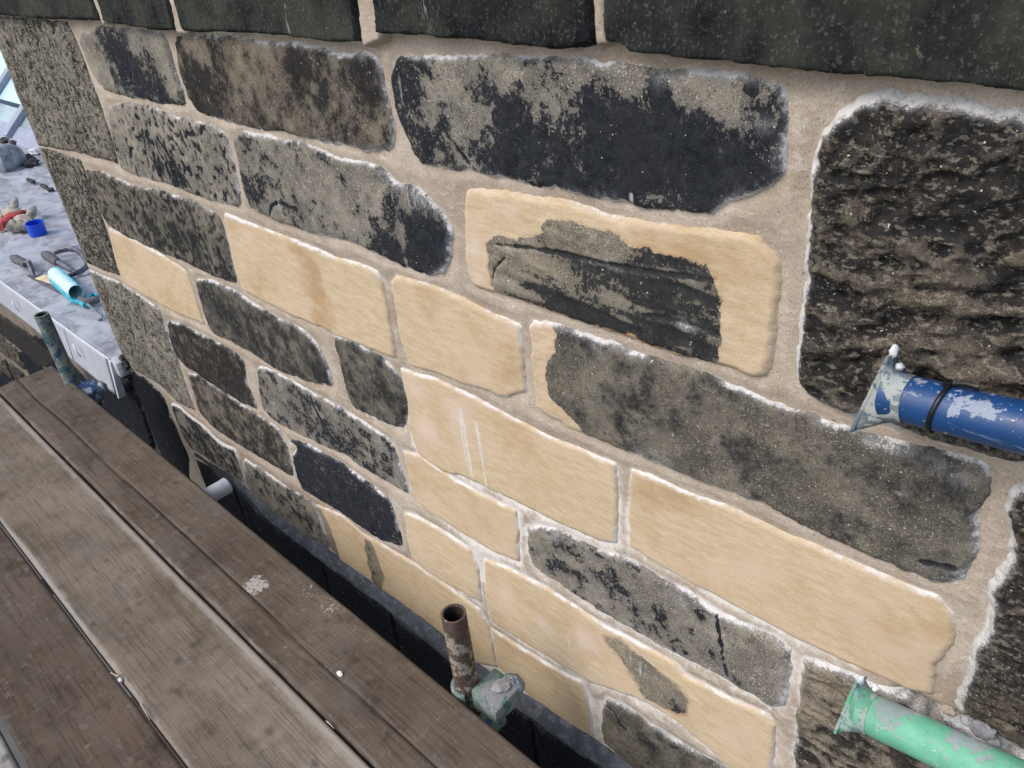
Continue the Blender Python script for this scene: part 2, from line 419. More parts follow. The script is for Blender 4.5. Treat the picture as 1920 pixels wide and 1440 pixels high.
def mat_board(name, cA, cB, cC, seed):
    n = NT(name); R, G, B, A = n.attr()
    g = n.map(scale=(.55, 16, 1), loc=(seed, seed * .37, 0)); w = n.noise(3.0, 5, .62, vec=g, dist=.9); w2 = n.noise(14.0, 4, .7, vec=g, dist=.35)
    l = n.map(loc=(seed, 0, 0)); p = n.noise(4.5, 5, .6, vec=l); p2 = n.noise(16, 6, .7, vec=l)
    c = n.mix(n.step(p, .34, .66), cA, cB)
    c = n.mix(n.math('MULTIPLY', n.step(w, .42, .68), .55), c, cC)
    c = n.mix(n.math('MULTIPLY', n.step(w2, .47, .64), .5), c, tuple(x * .45 for x in cA))
    c = n.mix(n.math('MULTIPLY', n.step(p2, .52, .72), .6), c, tuple(x * .42 for x in cA))
    c = n.mix(n.math('MULTIPLY', n.step(n.noise(7, 5, .7, vec=n.map(scale=(.6, 1.3, 1), loc=(seed, 3, 0))), .52, .72), .45), c, (.10, .098, .10))
    c = n.mix(n.math('MULTIPLY', n.step(n.noise(6, 4, .7, vec=n.map(loc=(seed, 8, 0))), .60, .76), .35), c, (.20, .105, .058))
    tr = n.noise(24, 3, .6, vec=n.map(scale=(14, .5, 1), loc=(seed, 0, 0)), dist=.2)
    c = n.mix(n.math('MULTIPLY', n.step(tr, .55, .75), .25), c, (.25, .235, .215))
    c = n.mix(n.math('MULTIPLY', n.step(n.noise(38, 6, .75, vec=l), .54, .74), .45), c, (.27, .25, .225))
    pl = n.math('ADD', B, n.math('ADD', n.math('MULTIPLY', n.math('SUBTRACT', n.noise(16, 6, .75, vec=g), .5), 1.1), n.math('MULTIPLY', n.math('SUBTRACT', n.noise(24, 6, .75, vec=l), .5), .9)))
    c = n.mix(n.math('MULTIPLY', n.step(pl, .40, 1.05), .68), c, (.38, .355, .315))
    kn = n.math('ADD', A, n.math('MULTIPLY', n.math('SUBTRACT', p2, .5), .5))
    c = n.mix(n.math('MULTIPLY', n.step(kn, .40, 1.0), .55), c, (.045, .040, .038))
    wt = n.math('ADD', G, n.math('MULTIPLY', n.math('SUBTRACT', n.noise(120, 5, .7), .5), 1.9))
    c = n.mix(n.math('MULTIPLY', n.step(wt, .74, 1.05), .7), c, (.50, .485, .46))
    c = n.mix(n.step(R, .3, .8), c, (.012, .011, .011))
    sp = n.step(n.noise(150, 2, .5, vec=n.map(loc=(seed, 2, 2))), .755, .78)
    c = n.mix(n.math('MULTIPLY', sp, .55), c, (.5, .5, .48))
    h = n.math('ADD', n.math('MULTIPLY', w2, .8), n.math('ADD', n.math('MULTIPLY', n.noise(80, 4, .7, vec=g), .6), n.math('MULTIPLY', p2, .4)))
    return n.done(c, .88, n.bump(h, .45, .0012), 0, .12)
M['board1'] = mat_board('scaffold_board_wood', (.080, .064, .049), (.142, .118, .092), (.138, .103, .074), 1.3)
M['board2'] = mat_board('scaffold_board_pale', (.122, .101, .078), (.225, .193, .154), (.205, .160, .116), 7.7)
M['board3'] = mat_board('scaffold_board_brown', (.070, .055, .043), (.122, .099, .077), (.130, .082, .058), 13.1)
M['board4'] = mat_board('scaffold_board_grey', (.26, .25, .235), (.40, .39, .37), (.32, .30, .27), 21.0)
M['endgrain'] = flat('cut_wood_end', (.09, .075, .06), .9, var=.4, scale=90)

def mat_paint(name, paint, chip, under, amt, scale=26, rough=.42, grime=.3):
    """old painted steel tube: paint with chips of galvanising and lime splashes"""
    n = NT(name)
    v = n.map(scale=(.6, 1, 1)); a = n.noise(scale, 6, .62, vec=v); b = n.noise(scale * 3.5, 5, .65); big = n.noise(6, 3, .5)
    t = n.math('ADD', a, n.math('ADD', n.math('MULTIPLY', n.math('SUBTRACT', b, .5), .35), n.math('MULTIPLY', n.math('SUBTRACT', big, .5), .5)))
    c = n.mix(n.step(n.noise(40, 4, .6), .3, .7), tuple(x * .82 for x in paint), paint)
    f1 = n.step(t, amt, amt + .025)
    c = n.mix(n.math('MULTIPLY', f1, .95), c, chip)
    f2 = n.step(n.noise(scale * 1.4, 6, .7, vec=n.map(loc=(5, 5, 5))), amt + .03, amt + .06)
    c = n.mix(n.math('MULTIPLY', f2, .9), c, under)
    c = n.mix(n.math('MULTIPLY', n.step(n.noise(120, 5, .7), .56, .75), grime), c, (.10, .10, .10))
    c = n.mix(n.math('MULTIPLY', n.step(n.noise(9, 7, .75, vec=n.map(loc=(1, 2, 3))), .48, .72), .45), c, tuple(x * .45 + .02 for x in paint))
    c = n.mix(n.math('MULTIPLY', n.step(n.noise(70, 4, .7, vec=n.map(scale=(.15, 1, 2), loc=(3, 2, 8))), .62, .70), .6), c, chip)
    c = n.mix(n.math('MULTIPLY', n.step(n.noise(210, 3, .6), .66, .70), .8), c, (.50, .50, .48))
    h = n.math('ADD', n.math('MULTIPLY', f1, -.6), n.math('MULTIPLY', n.noise(150, 4, .7), .4))
    return n.done(c, n.math('ADD', rough, n.math('MULTIPLY', f1, .3)), n.bump(h, .5, .0012), 0, .5)
M['bluetube'] = mat_paint('blue_scaffold_paint', (.008, .058, .19), (.28, .33, .41), (.03, .17, .21), .665)
M['greentube'] = mat_paint('mint_scaffold_paint', (.155, .50, .33), (.31, .35, .36), (.46, .50, .50), .575, grime=.4, rough=.6)
M['bluepost'] = mat_paint('worn_blue_post_paint', (.020, .095, .155), (.23, .26, .235), (.13, .17, .16), .47, scale=34, rough=.6)
M['coupler_blue'] = mat_paint('blue_coupler_paint', (.010, .045, .14), (.22, .27, .36), (.05, .07, .10), .53, scale=45, rough=.4)
M['rusty'] = mat_paint('rusty_steel', (.115, .075, .060), (.34, .29, .235), (.060, .040, .032), .49, scale=30, rough=.75, grime=.45)
M['greencoup'] = mat_paint('pale_green_coupler_paint', (.15, .235, .195), (.25, .25, .27), (.05, .15, .09), .50, scale=34, rough=.6)
M['galv'] = mat_paint('lime_crusted_steel', (.17, .215, .24), (.36, .39, .38), (.05, .11, .16), .51, scale=40, rough=.6)
M['paletube'] = mat_paint('pale_galvanised_tube', (.46, .50, .56), (.30, .37, .45), (.14, .20, .30), .60, scale=28, rough=.45)
M['inside'] = flat('tube_inside_dark', (.03, .022, .018), .95)
M['crust'] = flat('mortar_crust', (.27, .27, .28), .95, var=.4, scale=60, bump=.8)
M['blackplastic'] = flat('black_nylon', (.008, .008, .010), .35, scale=20)

def mat_lead():
    n = NT('grey_lead_sheet')
    a = n.noise(3.6, 8, .70, vec=n.map(scale=(1, 1.8, 1)), dist=.8); b = n.noise(13, 6, .7); d = n.noise(60, 5, .7)
    c = n.mix(n.step(a, .36, .60), (.22, .232, .26), (.41, .435, .48))
    c = n.mix(n.math('MULTIPLY', n.step(b, .52, .66), .65), c, (.13, .135, .17))
    c = n.mix(n.math('MULTIPLY', n.step(n.noise(2.6, 7, .7, vec=n.map(loc=(1, 4, 0))), .56, .66), .6), c, (.10, .09, .10))
    c = n.mix(n.math('MULTIPLY', n.step(n.noise(4.4, 7, .7, vec=n.map(loc=(9, 9, 0))), .55, .66), .45), c, (.55, .60, .67))
    c = n.mix(n.math('MULTIPLY', n.step(n.noise(5, 4, .6, vec=n.map(loc=(7, 3, 0))), .54, .7), .5), c, (.36, .32, .32))
    c = n.mix(n.math('MULTIPLY', n.step(d, .56, .72), .4), c, (.55, .58, .63))
    return n.done(c, .62, n.bump(n.math('ADD', a, n.math('MULTIPLY', b, .5)), .5, .01), .0, .45)
M['lead'] = mat_lead()
M['fascia'] = flat('white_coated_metal', (.42, .45, .51), .5, var=.08, scale=7, spec=.5, bump=.1)
M['fasciadge'] = flat('white_metal_edge', (.58, .62, .66), .5, var=.12, scale=30)
def mat_glass(name, c1, c2, sc=3.0):
    n = NT(name); a = n.noise(sc, 4, .55)
    return n.done(n.mix(n.step(a, .3, .7), c1, c2), .14, None, 0, .7)
M['glass'] = mat_glass('pale_roof_glass', (.50, .72, .78), (.66, .84, .88))
M['panel'] = mat_glass('green_grey_glass', (.22, .30, .31), (.40, .50, .50), 5)
M['bar'] = flat('violet_grey_metal', (.30, .33, .42), .5, var=.1, scale=10)
M['ground'] = flat('distant_ground', (.10, .10, .09), .95, scale=.4)
M['debris'] = flat('dark_debris', (.05, .05, .055), .9, var=.5, scale=60, bump=.8)
# ------------------------------------------------------------------ the setting
g = MB().box((-150, -150, -9.3), (150, 150, -9.0)).build('ground', M['ground']); tag(g, 'pale ground far below the scaffold', kind='structure')

# ------------------------------------------------------------------ stone builder
def idw(cps, base, U, V, Y, eps=.04):
    if not cps: return np.full(U.shape, float(base))
    num = np.full(U.shape, base * 3.0); den = np.full(U.shape, 3.0)
    for (px, py, v) in cps:
        p = onY(px, py, Y); d2 = (U - p[0]) ** 2 + (V - p[2]) ** 2
        w = 1.0 / (d2 * 260 + eps) ** 1.3
        num += w * v; den += w
    return num / den
STONES = []      # uv polygons for the mortar
def stone(parent, px, style, crust=.5, cps=(), tan=0.0, tans=(), darks=(), bloom=.9, bw=.012, H0=.0034, er=.007, amp=.0026, rough=1.0,
          label=None, Y=YW, cut=1, res=None, name='stone_block', drips=(), splash=(), cracks=(), seed=None, relief=None, free_left=False, deep=.10, sink=.016, tanedge=.012, grow=.003):
    P = uvpoly(px, Y).copy(); P = chaikin(P, cut)
    if style == 'coping': grow = 0
    STONES.append((P, Y, style))
    seed = seed if seed is not None else len(STONES) * 7
    cxm = P[:, 0].mean()
    g = res or float(np.clip(.0026 + .0011 * abs(cxm), .0028, .0058))
    mg = .02 + grow; x0, x1 = P[:, 0].min() - mg, P[:, 0].max() + mg; z0, z1 = P[:, 1].min() - mg, P[:, 1].max() + mg
    U, V = np.meshgrid(np.arange(x0, x1, g), np.arange(z0, z1, g))
    d = sdist(P, U, V)
    d = d + ((fbm(U * 22, V * 22, seed, 3, .5) - .5) * .010 + (fbm(U * 90, V * 90, seed + 8, 3, .6) - .5) * .009) * rough
    d = d + grow
    mask = d > -.011
    h = H0 * sstep(0, er, d) - sink * np.clip(-d / .009, 0, 1.3) + .0006
    inner = sstep(0, er * 1.6, d)
    h = h + inner * (fbm(U * 13, V * 13, seed + 3, 5, .55) - .5) * 2 * amp
    cr = idw(cps, crust, U, V, Y, .12 if tan and relief is None else .04)
    if tan and relief is None: cr = cr + (fbm(U * 9, V * 12, seed + 60, 4, .6) - .5) * .9
    hn = fbm(U * 38, V * 38, seed + 40, 4, .6)
    if not tan: h = h + inner * (hn - .5) * .0035; cr = cr + (hn - .5) * (.25 if style == 'rock' else .8)
    tn = np.full(U.shape, float(tan))
    for poly in tans:
        q = sdist(chaikin(uvpoly(poly, Y), 1), U, V) + (fbm(U * 35, V * 35, seed + 5, 4) - .5) * .02
        tn = np.maximum(tn, sstep(-tanedge, tanedge, q))
    for poly in darks:
        q = sdist(chaikin(uvpoly(poly, Y), 1), U, V) + (fbm(U * 35, V * 35, seed + 6, 4) - .5) * .02
        f = sstep(-tanedge, tanedge, q); tn = tn * (1 - f)
        h = h + f * .0012 * inner
    if style == 'coping':
        h = h + ((vnoise(U * 75 + .2 * V, V * 3.5, 5) - .5) * .0034 + (fbm(U * 40, V * 30, 8, 3) - .5) * .003) * inner
    if style == 'pecked':
        mg_ = 1 - sstep(.022, .034, U - (-3.062)); cr = cr * (1 - mg_) + .12 * mg_; hn = hn * (1 - mg_)
    if relief == 'rock':
        wx = U + .04 * fbm(U * 7, V * 7, seed + 1); wz = V + .03 * fbm(U * 9, V * 9, seed + 2)
        wx = wx + .03 * fbm(U * 17, V * 17, seed + 21); wz = wz + .035 * fbm(U * 13, V * 15, seed + 22)
        r = ridge(wx * 15 + wz * 9, wz * 25 - wx * 9, seed, 4); h = h + inner * ((r - .55) * .034 + (fbm(U * 5, V * 5, seed + 9) - .5) * .014 + (fbm(U * 30, V * 34, seed + 10) - .5) * .006)
        cr = cr + (.55 - r) * 1.6
    elif relief == 'small':
        r = ridge(U * 34 + V * 20, V * 60 - U * 10, seed, 3); h = h + inner * (r - .55) * .012
        cr = cr + (.55 - r) * .9
    elif relief == 'peck':
        r = vnoise(U * 120 + V * 20, V * 88, seed); h = h - inner * sstep(.52, .8, r) * .0035 * ((1 - mg_) if style == 'pecked' else 1)
        cr = cr + sstep(.4, .8, r) * .55 - .2
    elif relief == 'layers':
        r = fbm(U * 6 + 2, (V + U * .10) * 55, seed, 3); h = h + inner * (np.round(r * 7) / 7 - .5) * .006 * (1 - tn)
        cr = cr + (.5 - r) * 1.3
    bn = fbm(U * 9, V * 9, seed + 11, 3)
    dd = np.maximum(d, 0); lines = np.clip(fbm(U * 30, V * 30, seed + 17, 3) * 1.9 - .35, 0, 1.2)
    thick = .0034 if bloom <= 1.0 else .0080
    if bloom > 1.0: lines = np.maximum(lines, .85)
    B = min(bloom, 1.2) * (.95 * np.exp(-(dd / thick) ** (1 if bloom <= 1 else 2)) * lines + .36 * np.exp(-dd / (bw * 1.1)) * sstep(.30, .66, bn))
    for (ax, ay, rr, ss) in splash:
        p = onY(ax, ay, Y); B = np.maximum(B, .62 * ss * np.exp(-(((U - p[0]) / (rr * 1.5)) ** 2 + ((V - p[2]) / rr) ** 2)))
    for line in cracks:
        q = np.full(U.shape, 9.0); L = [onY(a_, b_, Y) for a_, b_ in line]
        for s0, s1 in zip(L[:-1], L[1:]):
            ax, ay, ex, ey = s0[0], s0[2], s1[0] - s0[0], s1[2] - s0[2]
            t = np.clip(((U - ax) * ex + (V - ay) * ey) / (ex * ex + ey * ey), 0, 1)
            q = np.minimum(q, np.hypot(U - ax - t * ex, V - ay - t * ey))
        q = q + (fbm(U * 60, V * 60, 3, 3) - .5) * .006; f = np.exp(-(np.abs(q) / (g * .62)) ** 2)
        h = h - .0035 * f; cr = cr + 1.2 * f; B = B * (1 - f) + .22 * np.exp(-((q - .006) / .004) ** 2)
    A = np.zeros(U.shape)
    for (ax, ay, w, hh, s) in drips:
        p = onY(ax, ay, Y); A = np.maximum(A, s * np.exp(-((U - p[0]) / w) ** 2) * sstep(-hh, -hh * .3, V - p[2]) * (1 - sstep(hh * .1, hh * .35, V - p[2])))
    pos = np.stack([U, Y - h, V], -1)
    attr = np.stack([cr, tn, np.clip(B, 0, 1.5), A], -1)
    o = heightgrid(name, U, V, mask, pos, M[style], parent, attr, skirt=(0, deep, 0))
    if label: o['label'] = label
    return o

wall = empty('stone_wall', (-1.2, YW, -1.62))
tag(wall, 'repointed wall of sooty and freshly dressed tan stone blocks above the plank deck', 'wall')
S = lambda px, style, **k: stone(wall, px, style, **k)
TB = dict(cut=0, bloom=.95, bw=.009, H0=.0016, er=.006, amp=.0008, rough=.55, crust=.12, tan=1.0)

# projecting course along the top
def TF(px):
    P = uvpoly(px)
    for k, (a, c) in enumerate(px):
        if c == -160: P[k, 1] = .062
    return P
CO = dict(bloom=.55, bw=.010, H0=.026, er=.006, amp=.0025, rough=.5, sink=.05, cut=0, name='top_course_block')
S(TF([(-113,-160),(139,-160),(192,0),(208,40),(140,36),(60,33),(0,27),(-40,24)]), 'coping', **CO)
S(TF([(153,-160),(289,-160),(335,0),(350,57),(300,55),(260,48),(213,41),(205,8)]), 'coping', **CO, drips=[(330,40,.03,.10,.5)])
S(TF([(300,-160),(662,-160),(690,0),(698,78),(640,78),(540,66),(470,61),(362,59),(345,0)]), 'coping', **CO, drips=[(566,40,.008,.25,.9),(380,40,.03,.1,.45)])
S(TF([(696,-160),(1127,-160),(1132,0),(1139,78),(1093,88),(1040,88),(973,82),(927,74),(850,72),(783,63),(728,64),(722,0)]), 'coping', **CO, drips=[(820,10,.012,.12,.8),(832,25,.01,.1,.6),(1120,50,.02,.2,.4)])
S(TF([(1146,-160),(2300,-160),(2250,205),(1920,168),(1813,160),(1730,152),(1663,145),(1580,137),(1480,127),(1413,122),(1390,115),(1280,107),(1257,103),(1200,96),(1180,80),(1155,78),(1150,0)]), 'coping', **CO, drips=[(1390,60,.010,.12,.45),(1416,100,.016,.08,.6),(1580,60,.03,.3,.35),(1670,50,.01,.3,.5),(1800,60,.02,.3,.35)])

for q in ([(139,-160),(153,-160),(205,0),(213,43),(207,43),(192,0)], [(289,-160),(300,-160),(345,0),(364,62),(348,60),(335,0)], [(662,-160),(696,-160),(722,0),(730,70),(697,82),(690,0)], [(1127,-160),(1146,-160),(1150,0),(1157,76),(1138,78),(1132,0)]):
    S(TF(q), 'mortar', crust=0, H0=.019, er=.004, amp=.001, bloom=.5, cut=0, rough=.2, name='top_course_joint', grow=.004, sink=.01)

for x0, x1 in ((-3.03, -2.35), (-2.34, -1.2), (-1.185, -.5), (-.485, .38)):
    S(np.array([[x0, .074], [x1, .074], [x1, .31], [x0, .31]]), 'coping', **CO)

# first course
S([(-22,32),(43,37),(124,44),(133,60),(150,97),(167,147),(187,197),(207,260),(219,306),(207,300),(143,283),(72,270),(35,178),(0,88)], 'pecked', crust=.45, cps=[(60,60,.75),(120,60,.3),(60,200,.55),(170,270,.35),(100,120,.35)], relief='peck', bloom=.35, amp=.004, cut=0, rough=.7,
  label='tall pecked grey corner block under the top course at the wall end')
S([(149,70),(187,54),(227,55),(302,63),(312,80),(322,115),(337,158),(345,197),(300,189),(233,176),(200,169),(178,145),(163,110)], 'grey', crust=.5, cps=[(240,120,1.1),(215,90,1.0),(260,150,1.1),(170,90,.05),(175,130,.1),(305,90,.15),(325,150,.35),(255,70,.2),(300,180,.85),(200,160,.2)], cracks=[[(247,100),(248,128),(247,155)],[(233,158),(250,156),(265,158)]], bloom=.6)
S([(329,72),(367,70),(447,73),(500,83),(557,85),(610,97),(640,106),(690,104),(707,111),(712,133),(723,180),(735,233),(734,276),(690,282),(640,267),(567,253),(467,233),(423,223),(373,207),(353,180),(338,130)], 'warm', crust=.55, cps=[(370,85,.2),(385,150,1.0),(450,110,.25),(500,95,.2),(450,200,.45),(600,170,.6),(680,130,.9),(560,120,.95),(640,210,.55),(700,250,.35),(560,235,.3),(380,195,.9)], bloom=.85, drips=[(600,150,.10,.10,.5),(700,150,.02,.2,.7)])
S([(746,113),(780,110),(840,110),(923,110),(1007,115),(1090,115),(1140,124),(1207,128),(1257,142),(1330,142),(1380,144),(1423,160),(1457,167),(1469,187),(1465,233),(1466,283),(1458,320),(1440,340),(1407,357),(1360,371),(1340,394),(1300,397),(1257,392),(1207,383),(1173,372),(1120,368),(1073,359),(1033,348),(973,337),(923,327),(873,313),(792,303),(778,287),(758,240),(743,193),(738,145)], 'grey', crust=.6,
  cps=[(770,140,.9),(850,135,.1),(950,130,.05),(1080,130,.0),(1180,150,.05),(1290,165,.05),(1370,200,.1),(1410,250,.65),(820,200,.42),(780,240,.7),(860,250,.5),(800,290,.7),(900,220,.35),(880,300,.6),(950,190,.9),(980,170,.45),(1040,210,.35),(1060,235,.6),(1000,260,1.1),(1150,250,1.2),(1250,240,1.3),(1330,280,1.2),(1200,330,1.05),(1060,310,1.1),(960,310,.95),(1150,200,.9),(1250,200,1.0),(1400,320,1.0),(1300,350,.95),(1440,200,.6)],
  cracks=[[(838,238),(850,258),(866,280),(884,306)]], splash=[(1440,230,.014,.6),(1250,140,.02,.6)], bloom=1.0, bw=.010, H0=.005, amp=.004, drips=[(760,150,.03,.08,.8),(1190,370,.01,.05,.8),(1440,220,.03,.18,.6)], label='long black crusted block with bare grey patches along its top and left')
S([(1563,232),(1580,212),(1605,198),(1633,187),(1680,181),(1747,184),(1813,190),(1863,207),(1920,216),(2060,245),(2200,280),(2200,960),(2060,915),(1920,866),(1822,842),(1766,825),(1717,808),(1663,790),(1613,779),(1540,750),(1509,727),(1497,700),(1500,617),(1513,533),(1519,450),(1519,400),(1525,340),(1533,300),(1547,252)], 'rock', crust=.75,
  cps=[(1700,220,1.0),(1800,260,.95),(1600,300,.95),(1620,500,.8),(1800,500,.5),(1850,600,.45),(1750,400,.8),(1700,640,.6),(1850,700,.5),(1560,640,.95),(1600,730,.7)],
  relief='rock', bloom=1.25, bw=.014, H0=.010, er=.012, amp=.004, cut=1, label='largest block, dark rock faced and rippled, beside the wide mortar joint on the right')

# second course
S([(203,208),(216,198),(267,197),(333,223),(393,234),(421,252),(433,293),(446,350),(449,385),(383,370),(317,343),(243,323),(229,315),(213,267)], 'grey', crust=.35, cps=[(218,230,.05),(215,290,.05),(260,230,.35),(300,310,1.0),(335,325,1.0),(280,260,.8),(350,290,.45),(400,290,.2),(420,350,.25),(360,350,.6),(300,345,.3)], relief='peck', bloom=.75)
S([(439,260),(460,249),(517,263),(567,270),(627,298),(707,313),(747,350),(785,353),(807,377),(833,410),(845,436),(843,473),(830,508),(807,512),(773,503),(723,480),(673,457),(640,443),(600,437),(550,423),(520,413),(473,393),(460,360),(447,302)], 'grey', crust=.42, cps=[(480,300,.45),(470,350,.75),(600,330,.35),(700,370,.2),(650,400,.35),(700,430,.55),(790,440,1.2),(820,470,1.3),(730,455,1.0),(770,390,.55),(560,400,.4),(800,490,1.1),(745,420,.55)], bloom=1.0, bw=.013, drips=[(770,360,.05,.06,.8)], cracks=[[(508,402),(513,383),(525,378),(560,392)]], splash=[(745,345,.02,.8),(790,370,.025,.9)],
  label='grey block with a glossy black rounded right end')
S([(878,357),(940,362),(1073,384),(1140,408),(1207,422),(1280,431),(1380,441),(1420,451),(1446,477),(1457,495),(1456,550),(1447,633),(1436,698),(1413,701),(1363,683),(1280,663),(1240,648),(1140,617),(1040,583),(973,557),(923,543),(888,531),(877,500),(874,400)], 'tan', tan=1.0, crust=.85,
  darks=[[(912,446),(960,440),(1018,440),(1024,416),(1060,411),(1120,420),(1160,445),(1235,465),(1295,488),(1332,495),(1347,525),(1350,565),(1362,612),(1352,680),(1300,668),(1240,648),(1140,617),(1040,583),(973,557),(930,545),(920,500)]],
  cps=[(1070,440,-.1),(1100,455,.0),(960,450,.1),(1000,500,.6),(950,510,.4),(1100,540,1.0),(1250,600,1.0),(1200,520,.85),(1300,500,.5),(1150,470,.4),(1330,640,.75),(1340,560,.5),(1050,570,.8),(890,450,-.9),(890,400,.3),(960,400,-.6),(900,520,-.7),(1400,560,.15),(1440,480,.5),(1400,680,-.5)], splash=[(985,435,.012,.6),(1290,610,.01,.6),(1150,480,.02,.35),(960,530,.02,.4)], cracks=[[(925,455),(1000,462),(1090,480),(1180,500),(1290,515),(1345,522)],[(925,535),(932,500),(950,480)],[(1200,585),(1290,600),(1350,622)]], relief='layers', bloom=.5, H0=.0035, amp=.0018, er=.006, rough=.6, tanedge=.016, label='tan dressed block framing a dark layered old face')
S([(74,278),(110,288),(150,302),(173,367),(190,410),(205,455),(222,514),(195,505),(163,492),(115,372)], 'pecked', crust=.65, cps=[(100,320,.75),(170,460,.8),(130,330,.4)], relief='peck', bloom=.3, amp=.004, cut=0, rough=.7)
S([(159,320),(200,328),(250,351),(300,361),(367,383),(398,399),(413,412),(420,440),(430,483),(443,530),(400,515),(347,490),(283,463),(233,440),(199,417),(176,367)], 'olive', crust=.5, cps=[(190,360,.45),(240,360,.3),(250,400,.5),(310,400,.4),(330,440,1.1),(290,430,.9),(370,470,1.1),(380,400,.25),(410,450,.4),(420,500,.85),(260,430,.5)], relief='peck', bloom=.6)
S([(204,430),(233,444),(267,460),(333,498),(349,512),(362,543),(381,606),(333,587),(267,550),(236,533),(221,500)], 'tan', **TB, label='small tan dressed block near the wall end')
S([(367,524),(393,528),(450,553),(500,590),(567,620),(598,653),(612,690),(622,721),(583,716),(517,690),(450,647),(398,623),(384,587)], 'olive', crust=.55, cps=[(400,560,.8),(440,600,.7),(440,560,.35),(520,610,.5),(560,650,.4),(600,700,.75),(500,660,.7)], bloom=.8)
S([(422,404),(467,421),(567,460),(640,490),(673,497),(706,511),(717,540),(730,613),(739,668),(707,657),(640,630),(600,610),(533,583),(455,543),(441,500)], 'tan', **TB, cps=[(590,500,1.1),(596,545,1.2),(592,590,1.0),(478,450,.7),(485,500,.9),(478,540,.8),(640,560,.0),(530,500,.0),(690,600,.1),(440,430,.7),(560,460,.7),(570,575,.1),(625,525,.1),(460,480,.3)], label='long tan dressed block with brown damp stains, fifth from the wall end')
S([(735,530),(744,522),(807,540),(873,567),(923,593),(972,613),(978,667),(983,731),(950,742),(873,717),(807,693),(769,683),(752,633)], 'tan', **TB, cps=[(940,715,.9),(960,690,.6),(800,570,.5),(850,640,.15)], label='tan dressed block directly below the black rounded block end')
S([(994,605),(1040,611),(1055,620),(1123,640),(1190,667),(1280,694),(1363,727),(1430,753),(1513,780),(1600,812),(1680,836),(1760,852),(1813,863),(1844,875),(1843,892),(1836,938),(1824,1028),(1809,1070),(1782,1089),(1747,1085),(1688,1059),(1591,1020),(1474,965),(1428,938),(1358,915),(1280,886),(1223,860),(1140,830),(1073,800),(1008,768),(1000,700)], 'olive', crust=.4,
  tans=[[(985,600),(1035,606),(1052,625),(1036,660),(1026,700),(1032,742),(1062,765),(1095,815),(1000,790)]],
  cps=[(1080,650,.65),(1100,720,.15),(1060,700,.1),(1180,760,.6),(1250,730,.4),(1300,800,.35),(1400,850,.55),(1500,850,.3),(1600,900,.35),(1700,950,.45),(1760,1030,.4),(1350,880,.2),(1500,930,.25),(1200,820,.35),(1780,900,.7),(1650,1000,.25)], splash=[(1640,828,.012,.95),(1672,835,.014,.95),(1700,842,.01,.8),(1770,870,.02,.6),(1795,890,.02,.6),(1120,650,.015,.6),(1690,922,.005,.9),(1230,850,.02,.5)], cracks=[[(1730,1050),(1755,1052),(1790,1062)]], bloom=.9, bw=.014, amp=.004, label='longest grey block, with a tan patch at its left end, behind the blue tube')

# third courses at the far end
S([(168,508),(227,533),(267,560),(297,580),(317,633),(337,693),(358,750),(364,768),(333,753),(300,720),(250,692),(232,668),(200,590)], 'pecked', crust=.35, cps=[(200,560,.7),(280,700,.4),(320,720,.2),(260,620,.3)], relief='peck', bloom=.9, bw=.02, amp=.003, cut=0, rough=.7)
S([(313,601),(350,613),(393,637),(440,663),(455,677),(460,717),(482,765),(450,753),(400,720),(340,680),(324,650)], 'warm', crust=.75, cps=[(350,650,.6),(420,700,.95),(400,660,.6)], bloom=.75)
S([(484,689),(517,698),(583,737),(633,763),(690,800),(732,830),(750,880),(763,922),(735,906),(690,880),(633,843),(583,823),(517,790),(494,765),(487,723)], 'grey', crust=.5, cracks=[[(584,742),(590,760),(600,780),(612,796)]], cps=[(520,740,.35),(600,780,.5),(640,830,.7),(700,850,.5),(560,790,.6)], bloom=.8)
S([(627,634),(660,642),(690,660),(733,687),(763,733),(765,765),(757,798),(723,792),(662,762),(647,717)], 'olive', crust=.55, cps=[(680,700,.5),(730,740,.6),(650,670,.35)], bloom=.75)
S([(352,701),(383,711),(417,737),(467,770),(520,803),(536,833),(545,870),(548,892),(500,863),(450,833),(400,800),(375,773),(361,727)], 'warm', crust=.6, cps=[(400,750,.4),(500,830,.7),(440,800,.6)], bloom=.7)
S([(752,694),(807,711),(890,748),(957,784),(1023,820),(1107,853),(1150,872),(1154,930),(1152,1015),(1126,1011),(1029,969),(951,930),(873,892),(827,880),(785,850),(768,800),(765,750)], 'tan', **TB, cps=[(770,720,-1),(800,800,-1),(850,770,-.9),(900,850,-.5),(1000,870,.1),(1100,930,.3),(1000,810,.1)], drips=[(872,800,.03,.30,.95),(900,830,.012,.3,1.0),(800,800,.05,.2,.6)], label='tan dressed block with white lime runs, in the middle of the wall')
S([(1186,886),(1223,897),(1280,924),(1358,951),(1474,1008),(1591,1055),(1696,1102),(1756,1121),(1781,1152),(1781,1203),(1745,1243),(1742,1296),(1708,1291),(1611,1249),(1513,1203),(1416,1152),(1319,1102),(1280,1082),(1247,1063),(1182,1022),(1182,958)], 'tan', **TB, cps=[(1230,940,.95),(1260,930,.8),(1300,1000,.1),(1500,1080,.2),(1620,1180,.55),(1760,1180,.8),(1400,1060,.1)], label='longest tan dressed block, above the mint green tube')
